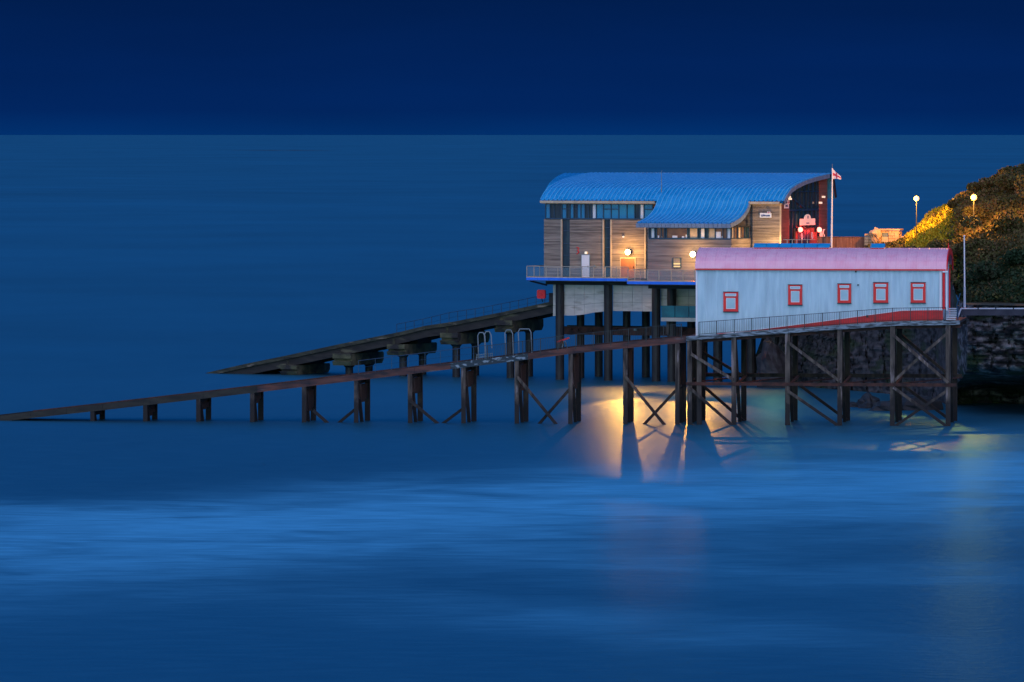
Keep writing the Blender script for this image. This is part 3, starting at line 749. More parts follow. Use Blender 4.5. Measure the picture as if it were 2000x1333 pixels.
# wall lamps
def glow_lamp(name, label, loc, rz, r, m=M['lamp_warm'], power=0, color=(1, .5, .14), beams=(), group=None, size=.28, cat='lamp', body=True, bcol=None):
    t = thing(name, label, cat, loc, rz, group)
    mb = MB(); n = 10
    rows = []
    for i in range(7):
        a = math.pi * i / 6
        rows.append([(r * math.sin(a) * math.cos(b), r * math.sin(a) * math.sin(b), r * math.cos(a)) for b in np.linspace(0, 2 * math.pi, n + 1)])
    mb.grid(rows); mb.build('lens', m, t, smooth=True)
    if body:
        MB().box(-r * .7, r * .7, r * .6, r * 1.5, -r * .6, r * .7).box(-.05, .05, r * 1.3, r * 2.4, -.06, .06).build('housing', M['iron'], t)
    if power:
        l = bpy.data.lights.new('light', 'POINT'); l.energy = power; l.color = color; l.shadow_soft_size = r * 1.2
        o = bpy.data.objects.new('light', l); col.objects.link(o); o.parent = t; o.location = (0, -r * 1.2 - .3, -.05)
    for (tgt, en, ang, blend) in beams:  # extra spots added to throw light pools on the water
        l = bpy.data.lights.new('beam', 'SPOT'); l.energy = en; l.color = bcol or color; l.spot_size = R(ang); l.spot_blend = blend; l.shadow_soft_size = size
        o = bpy.data.objects.new('beam', l); col.objects.link(o); o.parent = t; o.location = (0, -r * 1.3, -r * .2)
        bpy.context.view_layer.update()
        d = Vector(tgt) - (t.matrix_world @ o.location)
        o.rotation_euler = (t.matrix_world.to_3x3().inverted() @ d).to_track_quat('-Z', 'Y').to_euler()
    return t
def water_pt(px, py): Yw = FPX * EYE / (py - HOR); return ((px - 1000) * Yw / FPX, Yw, 0)
xx = B.sx(1226, -.6)
glow_lamp('wall_floodlight', 'glowing amber floodlight on timber wall above the orange brown door', B.w(xx, -.6, B.z(493, xx, -.6)), B.rz, .27, power=480, color=(1, .50, .12), group='amber floodlights on the station wall',
          beams=((water_pt(1290, 806), 4.0e4, 15.7, .4), (water_pt(1270, 762), 1.8e4, 50, .8), (water_pt(1268, 990), 7e3, 2.7, .9)), bcol=(1, .125, .014), cat='floodlight')
xx = B.sx(1353, YX - .6)
glow_lamp('wall_floodlight', 'glowing amber floodlight on the projecting wing beside the pink roof corner', B.w(xx, YX - .6, B.z(497, xx, YX - .6)), B.rz, .28, power=330, color=(1, .50, .12), group='amber floodlights on the station wall',
          beams=((water_pt(1345, 806), 4.6e4, 15.7, .4), (water_pt(1400, 762), 2.2e4, 50, .8), (water_pt(1285, 990), 7e3, 2.7, .9)), bcol=(1, .125, .014), cat='floodlight')
xx = B.sx(1508, -2.2)
t_ = glow_lamp('wall_uplight', 'small uplight at the foot of the lit timber wall by the gable', B.w(xx, -1.6, B.z(489, xx, -1.6)), B.rz, .1, m=M['lamp_small'], power=700, color=(1, .62, .25), cat='lamp')
for px_, lb in ((1553.5, 'glowing red round lamp left of the arched entrance sign'), (1590.5, 'glowing red round lamp right of the arched entrance sign')):
    yy = gy(px_); glow_lamp('entrance_lamp', lb, B.w(XG + .5, yy, B.z(449, XG, yy)), B.rz + R(90), .25, m=M['lamp_red'], power=220, color=(1, .03, .02), group='red lamps at the entrance')
yy = gy(1575)
# ------------------------------------------------------------------ new slipway
slip = thing('lifeboat_slipway', 'long dark slipway running down from the lifeboat station into the sea', 'slipway', B.loc, B.rz)
TOP = [(395, 731), (405, 728), (480, 711), (556, 695.5), (668, 671.5), (780, 649), (831, 636.5), (884, 629), (976, 611), (1073, 590), (1090, 586)]
def slip_pt(px, y, dy=0):
    x_ = B.sx(px, y); return (x_, y, B.z(lerp(TOP, px) + dy, x_, y))
def zslip(x_):   # height of slipway surface at local x
    lo, hi = 380, 1100
    for _ in range(30):
        md = (lo + hi) / 2
        if B.sx(md, .6) < x_: lo = md
        else: hi = md
    return B.z(lerp(TOP, lo), x_, .6)
xsl = [B.sx(p, .6) for p in (385, 405, 440, 480, 520, 556, 610, 668, 725, 780, 831, 884, 930, 976, 1025, 1073, 1088)]
for a, b in zip(xsl, xsl[1:]):
    za, zb_ = zslip(a), zslip(b)
    if a == xsl[0]: za = -.35
    MB().prism([(a + .01, za - .36), (b - .01, zb_ - .36), (b - .01, zb_), (a + .01, za)], 'y', .6, 7.4).build('deck_slab', M['slab'], slip)
for yg in (.85, 6.6):
    pts = [(x_, zslip(x_)) for x_ in xsl[1:]]
    poly = [(x_, z_ - .37) for x_, z_ in pts] + [(x_, z_ - 1.12) for x_, z_ in reversed(pts)]
    MB().prism(poly, 'y', yg, yg + .4).build('girder', M['girder'], slip)
caps = [(550, 643, 714, 732), (652, 748, 691, 714), (758, 852, 673, 694), (862, 955, 650.5, 673), (968, 1060, 626, 649)]
for pa, pb, ya, yb_ in caps:
    x0 = B.sx(pa, .4); x1 = B.sx(pb, 7.8); x1 = max(x1, x0 + 1.2)
    zt, zl = B.z(ya, x0, .4), B.z(yb_, x0, .4)
    c = MB(); h_ = zt - zl
    c.prism([(.1, zt), (.1, zt - h_ * .4), (.45, zt - h_ * .45), (.45, zt - h_ * .62), (0, zt - h_ * .66), (.25, zl), (7.6, zl), (8, zl + h_ * .35), (8, zt - h_ * .1), (7.8, zt)], 'x', x0, x1)
    cap = c.build('pier_cap', M['cap'], slip)
    MB().box(x0 + .15, x1 - .15, 3.6, 7.0, zt + .002, zslip(x0) - .5).build('bearing_wall', M['girder'], cap)
    for yy in (.8, 1.4, 2.2):
        MB().box(x0 + .3, x0 + .55, yy, yy + .22, zt + .002, zslip(x0) - .4).build('bearing_post', M['cap'], cap)
    for yy in (1.9, 6.6):
        xm = (x0 + x1) / 2
        MB().tube((xm, yy, -3), (xm, yy, zl - .25), .38, 12).tube((xm, yy, zl - .25), (xm, yy, zl + .0), .38, 12, .62).build('column', M['pile'], cap)
    MB().box(x1 - .1, x1 + .05, 6.9, 7.1, zslip(x1) - 1.0, zslip(x1) - .86).build('marker_light', M['lamp_small'], slip)
# handrail on the far side of the slipway
hp = [slip_pt(px_, 6.9) for px_ in range(775, 1085, 17)]
hp = [(p[0], p[1], zslip(p[0])) for p in hp]
railing(hp, slip, hp, h=1.15, r=.022, m=M['steel_blue'], mid=(.55,))
xb_ = B.sx(1078, 3)
MB().box(B.sx(1073, .6), B.sx(1083, .6), .5, 7, zslip(xsl[-2]) - .2, zslip(xsl[-2]) + .85).build('slip_head', M['girder'], slip)
# red marker
xx = B.sx(1057.5, .3); zz = B.z(575, xx, .3)
t_ = thing('red_marker', 'square red marker on a short post at the head of the slipway', 'marker', B.w(xx, .3, zz), B.rz)
pts = []
for (cx_, cz_), a0 in zip(((.3, .3), (-.3, .3), (-.3, -.3), (.3, -.3)), (0, 90, 180, 270)):
    pts += [(cx_ + .12 * math.cos(R(a0 + a)), cz_ + .12 * math.sin(R(a0 + a))) for a in (0, 45, 90)]
MB().prism(pts, 'y', -.12, .12).build('marker_face', M['red'], t_)
MB().tube((0, -.13, 0), (0, -.18, 0), .12, 12).build('boss', M['red_plinth'], t_)
MB().tube((0, .05, -.42), (0, .3, -.75), .05, 6).build('post', M['iron'], t_)

# ------------------------------------------------------------------ old pier: deck, trestles, bracing
pier = thing('old_pier', 'old braced timber pier carrying the white boathouse', 'pier', A.loc, A.rz)
oslip = thing('old_slipway', 'old rusty slipway on timber trestles sloping left into the sea', 'slipway', A.loc, A.rz)
DK = [(-40, 817), (0, 812), (200, 790), (460, 760), (620, 741), (860, 712), (1000, 695), (1100, 681), (1240, 667), (1340, 657.5), (1540, 643), (1740, 628.5), (1875, 626.5), (1900, 626.5)]
def zdk(px, y=0): x_ = A.sx(px, y); return A.z(lerp(DK, px), x_, y)
W_S, W_P = 4.2, 10.5
seg = [-40, 60, 130, 200, 293, 397, 502, 604, 707, 810, 880, 960, 1031, 1121, 1226, 1340]
for i, (a, b) in enumerate(zip(seg, seg[1:])):
    m_ = M['beam_far'] if b <= 502 else (M['beam_pale'] if 880 <= a < 1031 else M['beam'])
    for y in (0, W_S - .3):
        xa_, xb_ = A.sx(a, y), A.sx(b, y); za, zb_ = A.z(lerp(DK, a), A.sx(a), 0), A.z(lerp(DK, b), A.sx(b), 0)
        xa_, xb_ = A.sx(a), A.sx(b)
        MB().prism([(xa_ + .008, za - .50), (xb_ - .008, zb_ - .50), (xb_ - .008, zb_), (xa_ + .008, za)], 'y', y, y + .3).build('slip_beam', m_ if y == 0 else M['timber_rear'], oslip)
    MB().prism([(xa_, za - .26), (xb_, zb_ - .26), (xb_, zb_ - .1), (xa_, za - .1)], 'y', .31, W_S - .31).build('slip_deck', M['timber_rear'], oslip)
    if a >= 60:   # a rail line lying on the slip
        MB().prism([(xa_, za + .004), (xb_, zb_ + .004), (xb_, zb_ + .1), (xa_, za + .1)], 'y', .9, 1.05).build('launch_rail', M['rust'], oslip)
# pier deck
seg = [1340, 1436, 1540, 1643, 1746, 1875]
for a, b in zip(seg, seg[1:]):
    xa_, xb_ = A.sx(a), A.sx(b); za, zb_ = zdk(a), zdk(b)
    MB().prism([(xa_ + .008, za - .34), (xb_ - .008, zb_ - .34), (xb_ - .008, zb_), (xa_ + .008, za)], 'y', -.1, .15).build('edge_beam', M['fascia_pale'], pier)
    MB().prism([(xa_, za - .22), (xb_, zb_ - .22), (xb_, zb_ - .03), (xa_, za - .03)], 'y', .16, W_P).build('deck_boards', M['timber_rear'], pier)
    for y in (.5, 4, W_P - .5):
        MB().prism([(xa_, za - .60), (xb_, zb_ - .60), (xb_, zb_ - .23), (xa_, za - .23)], 'y', y, y + .3).build('floor_joist', M['rust'] if y < 1 else M['timber_rear'], pier)
def trestle(parent, pf, pr, y_r, top_py, web=None, w=.34, wr=.4, rake=True):
    """front leg at column pf, rear leg showing at column pr; web: row at which the solid boarding between them ends"""
    xf = A.sx(pf, .15); zt = A.z(top_py, xf, 0) - .02
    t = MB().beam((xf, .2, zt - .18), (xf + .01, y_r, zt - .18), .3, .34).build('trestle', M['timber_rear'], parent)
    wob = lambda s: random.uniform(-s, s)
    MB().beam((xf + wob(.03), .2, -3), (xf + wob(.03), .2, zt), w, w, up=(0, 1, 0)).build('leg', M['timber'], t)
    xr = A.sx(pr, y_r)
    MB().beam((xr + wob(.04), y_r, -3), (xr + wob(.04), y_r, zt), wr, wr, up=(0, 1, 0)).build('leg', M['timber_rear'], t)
    if rake:   # raking strut rising from the rear foot to the front head
        MB().beam((xr - .1, y_r - .3, -3), (xf + .1, .4, zt - .3), .26, .26).build('raking_strut', M['timber_rear'], t)
    if web:
        xm = (xf + xr) / 2; ym = .2 + (y_r - .2) * .5
        zw = A.z(web, xf, 0)
        n = 3
        for k in range(n):
            fa, fb = k / n, (k + 1) / n
            xa2, xb2 = xf + (xr - xf) * fa, xf + (xr - xf) * fb
            ya2, yb2 = .25 + (y_r - .25) * fa, .25 + (y_r - .25) * fb
            d_ = random.uniform(0, .25) + (.25 if k == 1 else 0) * -1
            p0, p1 = (xa2, ya2), (xb2, yb2)
            mb = MB(); nn = len(mb.v)
            zz0 = zw + d_
            mb.v = [(p0[0], p0[1], zz0), (p1[0], p1[1], zz0), (p1[0], p1[1], zt - .36), (p0[0], p0[1], zt - .36),
                    (p0[0] + .12, p0[1], zz0), (p1[0] + .12, p1[1], zz0), (p1[0] + .12, p1[1], zt - .36), (p0[0] + .12, p0[1], zt - .36)]
            mb.f = [(0, 1, 2, 3), (7, 6, 5, 4), (0, 4, 5, 1), (1, 5, 6, 2), (2, 6, 7, 3), (3, 7, 4, 0)]
            mb.build('bracing_board', M['timber'] if k == 0 else M['timber_rear'], t)
    return t
for pf, pr, web in ((181, 199, None), (284, 302, 812), (388, 407, 799), (493, 509, 785), (594, 612, 805), (696, 717, 783),
                    (801, 821, 770), (905, 925, 757), (1010, 1027, 760), (1114, 1130, 757), (1221, 1233, 762), (1323, 1336, 760)):
    # boarding fills the top of each trestle
    yr = W_S - .4 if pf < 1100 else 5.0
    trestle(oslip, pf, pr, yr, lerp(DK, pf) + 11, web)
for pf, pr, yr in ((1347, 1358, 6), (1366, 1372, 8), (1433, 1452, 8), (1538, 1553, 9), (1640, 1655, 9), (1743, 1757, 9.5), (1852, 1864, 9.5)):
    trestle(pier, pf, pr, yr, lerp(DK, pf) + 6, None, .38, .42, rake=(pf != 1366))
def brace(parent, p0, p1, y=.0, w=.22, h=.36, m=None, name='brace'):
    a = A.p(p0[0], p0[1], y); b = A.p(p1[0], p1[1], y)
    MB().beam(a, b, w, h, up=(0, 1, 0)).build(name, m or M['timber'], parent)
for a, b, y in (((612, 802), (648, 834), .0), ((697, 797), (655, 832), .5), ((801, 783), (860, 832), .0), ((906, 797), (862, 830), .5),
                ((1010, 736), (1092, 836), .0), ((1120, 752), (1048, 834), .5), ((1221, 735), (1304, 838), .0), ((1330, 752), (1252, 836), .5)):
    brace(oslip, a, b, y - .08, m=M['timber'] if y == 0 else M['timber_rear'])
for a, b, y in (((1350, 692), (1432, 742), 0), ((1368, 686), (1452, 735), 7), ((1347, 758), (1436, 836), 0), ((1371, 752), (1456, 826), 7),
                ((1538, 668), (1640, 745), 0), ((1540, 765), (1643, 836), 0), ((1562, 753), (1656, 822), 8),
                ((1745, 655), (1852, 748), 0), ((1745, 746), (1800, 694), .3), ((1805, 690), (1852, 650), .3), ((1760, 655), (1864, 742), 8),
                ((1745, 757), (1850, 834), 0), ((1743, 836), (1852, 762), .3), ((1762, 752), (1862, 825), 8)):
    brace(pier, a, b, y - .12, m=M['timber'] if y < 1 else M['timber_rear'])
for a, b in ((1340, 1436), (1436, 1540), (1540, 1643), (1643, 1746), (1746, 1868)):
    z_ = A.z(751.5, A.sx(1600), 0); z2 = z_ + .30
    MB().box(A.sx(a) + .01, A.sx(b) - .01, -.05, .2, z_ - .12, z_ + .14).build('waling', M['rust'], pier)
    MB().box(A.sx(a) + .01, A.sx(b) - .01, 8.6, 8.9, z2 - .05, z2 + .25).build('waling', M['timber_rear'], pier)
    MB().beam((A.sx(a + 3), .1, z_), (A.sx(a + 3), 8.6, z2 + .05), .16, .16).build('cross_tie', M['rust'], pier)
    MB().beam((A.sx(a), .2, z_ + .05), (A.sx(b), 8.6, z2), .14, .1).build('plan_brace', M['rust'], pier)

# walkway railing in front of the boathouse
def bar_railing(label, posts_px, h=1.08, last=None, bars=9, group=None, mid=None):
    t = thing('walkway_railing', label, 'railing', A.loc, A.rz, group)
    P = [(A.sx(p, .02), .02, zdk(p)) for p in posts_px]
    MB().path([(p[0], p[1], p[2] + h) for p in P], .022, 5).build('handrail', M['iron'], t)
    MB().path([(p[0], p[1], p[2] + .1) for p in P], .02, 4).build('bottom_rail', M['iron'], t)
    for p in P: MB().box(p[0] - .035, p[0] + .035, -.015, .055, p[2] - .15, p[2] + h + .03).build('rail_post', M['iron'], t)
    mb = MB()
    for a, b in zip(P, P[1:]):
        for k in range(1, bars + 1):
            f_ = k / (bars + 1); x_ = a[0] + (b[0] - a[0]) * f_; z_ = a[2] + (b[2] - a[2]) * f_
            mb.box(x_ - .010, x_ + .010, .01, .03, z_ + .1, z_ + h)
    mb.build('balusters', M['iron'], t, kind='stuff')
pp = [1365.2 + 34.4 * i for i in range(15)]
bar_railing('black upright-bar railing along the walkway in front of the white boathouse', pp)
bar_railing('black upright-bar railing on the slipway left of the white boathouse', [1365 - 34.4 * i for i in range(1, 13)], 1.05)
t_ = thing('slipway_guard_rail', 'thin dark rail low down the slipway below the ladder hoops', 'railing', A.loc, A.rz)
P = [(A.sx(p, .02), .02, zdk(p)) for p in (700, 733, 765, 798, 830, 860, 893, 925, 950)]
railing(P, t_, P, h=1.1, r=.018, m=M['steel_blue'], mid=(.5,))
# ladder hoops
for n_, (p0, p1, pt, lb) in enumerate(((935, 946, 650, 'pale tubular ladder hoop, leftmost on the slipway edge'), (948, 958, 648, 'grey ladder hoop beside the leftmost hoop'),
                                  (988, 1000, 645, 'pale ladder hoop left of the mossy pier cap column'), (1014, 1036, 643, 'wide pale ladder hoop nearest the station piles'))):
    x0, x1 = A.sx(p0, .5), A.sx(p1, .5); zb_ = zdk((p0 + p1) / 2) + .02; zt = A.z(pt, x0, .5)
    o = MB().path([(0, 0, 0), (-.08, 0, zt - zb_ - .25), (.05, 0, zt - zb_), (x1 - x0 - .1, 0, zt - zb_), (x1 - x0 + .05, 0, zt - zb_ - .3), (x1 - x0 + .12, 0, (0 if n_ != 1 else .8))], .045, 6).build('ladder_hoop', M['galv'])
    o.location = A.w(x0, .5, zb_); o.rotation_euler.z = A.rz
    tag(o, lb, 'ladder', 'ladder hoops on the old slipway')
# odd fittings: pale box cage and red winch gear on the slip
t_ = thing('winch_frame', 'small red-topped winch gear on the slipway by the first station pile', 'winch', A.w(A.sx(1100, .6), .6, zdk(1100)), A.rz)
MB().beam((-.1, 0, 0), (.05, 0, .6), .07, .07).beam((.3, .2, 0), (.15, 0, .55), .07, .07).build('frame', M['galv'], t_)
MB().beam((-.5, 0, .5), (.5, .05, .85), .1, .14).build('arm', M['red_plinth'], t_)
MB().tube((-.1, -.15, .5), (-.1, .25, .5), .14, 10).build('drum', M['rust'], t_)
t_ = thing('pipe_cage', 'low pale wire cage lying on the slipway edge', 'cage', A.w(A.sx(930, .4), .4, zdk(945)), A.rz)
mb = MB()
for k in range(8): mb.beam((.15 + k * .17, 0, -.15 + k * .02), (.15 + k * .17, 0, .32 + k * .02), .03, .03)
mb.beam((0, 0, .32), (1.4, 0, .46), .04, .04).beam((0, 0, .1), (1.4, 0, .25), .04, .04)
mb.build('bars', M['galv'], t_)
MB().beam((.0, -.1, -.25), (.1, -.1, .4), .06, .06).build('end_post', M['galv'], t_)

# ------------------------------------------------------------------ old boathouse
house = thing('old_boathouse', 'long white corrugated boathouse with faded pink curved roof and red trim', 'boathouse', A.loc, A.rz)
YH = 1.3; WH = 8.6
HX0, HX1 = A.sx(1359.5, YH), A.sx(1842, YH)
ZHE = A.z(521, HX0, YH); ZHR = A.z(486.5, (HX0 + HX1) / 2, YH + 3.6)
def pxA(x_, y):   # column in which local x shows
    return 1000 + FPX * A.X(x_, y) / A.Y(x_, y)
REDT = [(1360, 662), (1400, 655), (1600, 629.5), (1765, 607), (1850, 606)]
n_p = 24
for i in range(n_p):
    a = HX0 + (HX1 - HX0) * i / n_p; b = HX0 + (HX1 - HX0) * (i + 1) / n_p
    rows_t, rows_b = [], []
    mb = MB(); k = 24
    for j in range(k + 1):
        x_ = a + (b - a) * j / k; off = .022 * math.cos(2 * math.pi * j / 3.0) if j not in (0, k) else -.03
        zb_ = zdk(pxA(x_, YH), 0) - .05
        rows_t.append((x_, YH + off, ZHE + .15)); rows_b.append((x_, YH + off, zb_))
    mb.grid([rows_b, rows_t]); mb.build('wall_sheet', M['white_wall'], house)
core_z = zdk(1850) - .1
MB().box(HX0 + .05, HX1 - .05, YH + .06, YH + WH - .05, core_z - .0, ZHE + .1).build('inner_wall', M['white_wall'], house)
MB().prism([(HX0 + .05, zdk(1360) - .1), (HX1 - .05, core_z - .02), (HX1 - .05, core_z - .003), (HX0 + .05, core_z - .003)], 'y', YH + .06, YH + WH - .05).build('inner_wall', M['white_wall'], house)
MB().box(HX0 - .02, HX0 + .12, YH - .06, YH + .02, zdk(1360) - .05, ZHE).build('corner_board', M['white'], house)
# gable end at the right
ARC = [(0, 0), (.03, .3), (.08, .52), (.15, .70), (.25, .86), (.38, .97), (.5, 1.0), (.62, .97), (.75, .86), (.85, .70), (.92, .52), (.97, .3), (1, 0)]
def hz(t): return ZHE + (ZHR - ZHE) * lerp(ARC, t)
pts = [(YH, core_z)] + [(YH + WH * t, hz(t) - .03) for t, _ in ARC] + [(YH + WH, core_z)]
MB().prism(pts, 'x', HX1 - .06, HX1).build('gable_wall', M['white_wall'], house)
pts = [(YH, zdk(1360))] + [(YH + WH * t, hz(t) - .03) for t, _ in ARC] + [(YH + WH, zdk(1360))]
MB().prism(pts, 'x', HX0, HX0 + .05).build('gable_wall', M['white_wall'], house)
# plinth
xsr = [A.sx(p, YH - .05) for p in np.linspace(1400, 1842, 12)]
for a, b in zip(xsr, xsr[1:]):
    pa_, pb_ = pxA(a, YH), pxA(b, YH)
    q = [(a + .004, zdk(pa_) + .01), (b - .004, zdk(pb_) + .01), (b - .004, A.z(lerp(REDT, pb_), b, YH)), (a + .004, A.z(lerp(REDT, pa_), a, YH))]
    MB().prism(q, 'y', YH - .07, YH - .035).build('plinth_panel', M['red_plinth'], house)
    q2 = [(q[3][0], q[3][1] + .003), (q[2][0], q[2][1] + .003), (q[2][0], q[2][1] + .06), (q[3][0], q[3][1] + .06)]
    MB().prism(q2, 'y', YH - .09, YH - .03).build('plinth_cap', M['white'], house)
xx = A.sx(1694, YH); z_ = A.z(618, xx, YH); MB().box(xx - .1, xx + .1, YH - .09, YH - .06, z_ - .1, z_ + .1).build('vent_cover', M['iron'], house)
for px_, py_ in ((1671.5, 531), (1676, 557)):
    xx = A.sx(px_, YH); z_ = A.z(py_, xx, YH); MB().tube((xx, YH - .12, z_), (xx, YH, z_), .07, 10).build('vent_pipe', M['iron'], house)
# roof sheets
hroof = MB().box(HX0, HX1, YH + WH / 2 - .08, YH + WH / 2 + .08, ZHR - .02, ZHR + .07).build('roof', M['pink_roof'], house)
RX0, RX1 = HX0 - .06, HX1 + .28
n_r = 25
for i in range(n_r):
    a = RX0 + (RX1 - RX0) * i / n_r; b = RX0 + (RX1 - RX0) * (i + 1) / n_r
    mb = MB(); rows = []
    k = 12
    for j in range(k + 1):
        x_ = a + (b - a) * j / k; off = .018 * math.cos(2 * math.pi * j / 3) + (.03 if j == 0 else 0)
        rows.append([(x_, YH - .22, ZHE - .16 + off)] + [(x_, YH - .16 + (WH + .32) * t, hz(t) + .03 + off + (.02 if .25 < t < .75 else 0)) for t, _ in ARC])
    mb.grid(rows); mb.build('roof_sheet', M['pink_roof'], hroof)
MB().box(RX0, RX1 - .1, YH - .24, YH - .12, ZHE - .28, ZHE - .17).build('gutter', M['red'], house)
# bargeboard on the right-hand end
mb = MB(); outer = [(YH - .25, ZHE - .3)] + [(YH - .2 + (WH + .4) * t, hz(t) + .09) for t, _ in ARC] + [(YH + WH + .25, ZHE - .3)]
inner = [(YH - .02, ZHE - .3)] + [(YH + .12 + (WH - .24) * t, hz(t) - .42) for t, _ in ARC] + [(YH + WH + .02, ZHE - .3)]
mb.grid([[(RX1, *p) for p in outer], [(RX1 + .08, *p) for p in outer], [(RX1 + .08, *p) for p in inner], [(RX1, *p) for p in inner], [(RX1, *p) for p in outer]])
mb.build('bargeboard', M['red'], house)
MB().tube((HX1 + .2, YH + WH / 2, ZHR), (HX1 + .2, YH + WH / 2, ZHR + .5), .08, 6, .02).build('finial', M['red'], house)
xx = A.sx(1843.5, YH)
MB().tube((xx - .0, YH - .14, zdk(1845) + .9), (xx, YH - .14, ZHE - .25), .11, 8).build('downpipe', M['red'], house)
MB().box(xx - .35, xx - .16, YH - .1, YH + .02, core_z + .9, ZHE - .2).box(xx + .16, xx + .3, YH - .1, YH + .02, core_z + .9, ZHE - .2).build('corner_board', M['white'], house)
MB().box(xx - .1, xx + .35, YH - .35, YH - .2, ZHE - .42, ZHE - .30).build('small_lamp', M['white'], house)
MB().tube((HX1 + .06, YH + WH - .2, core_z + .3), (HX1 + .06, YH + WH - .2, ZHE - .3), .07, 6).build('downpipe', M['red'], house)
# five windows
for px0, px1, py0, py1, gl in ((1413, 1442, 571, 608.5, 'white'), (1539.5, 1567, 557, 595.5, ''), (1636, 1662.5, 555, 592, ''), (1706, 1735, 552.5, 591.5, ''), (1779, 1808, 552.5, 591.5, '')):
    a, b = A.sx(px0, YH), A.sx(px1, YH); z1_, z0_ = A.z(py0, a, YH), A.z(py1, a, YH); y = YH - .05
    w_, h_ = b - a, z1_ - z0_
    f = MB().box(a, b, y - .09, y + .02, z1_ - .12, z1_).box(a, b, y - .09, y + .02, z0_, z0_ + .2)
    f.box(a, a + .22, y - .085, y + .02, z0_ + .2, z1_ - .12).box(b - .22, b, y - .085, y + .02, z0_ + .2, z1_ - .12)
    f.box(a + .22, b - .22, y - .08, y + .02, z0_ + h_ * .70, z0_ + h_ * .77)
    w = f.build('window', M['red'], house)
    s_ = .04
    g = MB().box(a + .16, b - .16, y - .095, y - .091, z0_ + h_ * .80, z1_ - .11); g.build('top_light', M['white'], w)
    MB().box(a + .20, b - .20, y - .10, y - .0965, z0_ + h_ * .83, z1_ - .15).build('pane', M['sash'], w)
    g = MB().box(a + .225, b - .225, y - .06, y - .04, z0_ + .2, z0_ + h_ * .70)
    g.build('sash_frame', M['white'], w)
    MB().box(a + .27, b - .27, y - .066, y - .062, z0_ + .25, z0_ + h_ * .70 - .05).build('pane', M['sash'], w)
    MB().box(a - .02, b + .02, y - .16, y + .02, z0_ - .07, z0_ - .002).build('sill', M['wall_navy'], w)
    MB().box(a - .02, b + .02, y - .13, y + .02, z1_ + .002, z1_ + .05).build('hood', M['wall_navy'], w)
# rooflights on the ridge
for pa_, pb_, n_ in ((1470, 1622, 6), (1698, 1729, 1)):
    yk = YH + WH / 2 - .9
    a, b = A.sx(pa_, yk), A.sx(pb_, yk); zc = ZHR - .12
    f = MB().prism([(a, zc - .05), (b, zc - .05), (b - .12, zc + .22), (a + .12, zc + .22)], 'y', yk, yk + 1.8).build('rooflight', M['red_plinth'], house)
    for i in range(n_):
        c0 = a + .05 + (b - a - .1) * i / n_; c1 = a + .05 + (b - a - .1) * (i + 1) / n_
        mb = MB(); z0_, z1_ = zc + .225, zc + .40
        mb.v = [(c0 + .02, yk - .05, z0_), (c1 - .02, yk - .05, z0_), (c1 - .02, yk + .9, z1_ + .1), (c0 + .02, yk + .9, z1_ + .1),
                (c0 + .02, yk - .05, z0_ + .05), (c1 - .02, yk - .05, z0_ + .05), (c1 - .02, yk + .9, z1_ + .15), (c0 + .02, yk + .9, z1_ + .15),
                (c0 + .02, yk + 1.85, z0_), (c1 - .02, yk + 1.85, z0_), (c0 + .02, yk + 1.85, z0_ + .05), (c1 - .02, yk + 1.85, z0_ + .05)]
        mb.f = [(0, 1, 5, 4), (4, 5, 6, 7), (7, 6, 11, 10), (0, 4, 7, 3), (1, 2, 6, 5), (3, 7, 10, 8), (2, 9, 11, 6), (8, 10, 11, 9)]
        mb.build('rooflight_pane', M['zinc'], f)
xx = A.sx(1701.5, YH + 3.5); MB().tube((xx, YH + 3.5, ZHR), (xx, YH + 3.5, ZHR + .5), .035, 6).build('flue', M['galv'], house)

# gangway at the right end of the pier
t_ = thing('pier_steps', 'short flight of pale slatted steps at the right end of the boathouse', 'steps', A.loc, A.rz)
xg0, xg1 = A.sx(1844, 1), A.sx(1868, 1); zd = zdk(1860)
for k in range(6): MB().box(xg0 + .1 + k * .02, xg1 - .05, 1.0 + k * .45, 1.4 + k * .45, zd + .02 + k * .16, zd + .12 + k * .16).build('step', M['kerb_white'], t_)
MB().path([(xg1 + .15, .2, zd + .1), (xg1 + .0, 1.5, zd + 1.2), (xg1 + .15, 4, zd + 2.1)], .04, 6).path([(xg1 + .1, 1.5, zd + .1), (xg1 + .1, 1.5, zd + 1.2)], .04, 6).build('handrail', M['steel_blue'], t_)

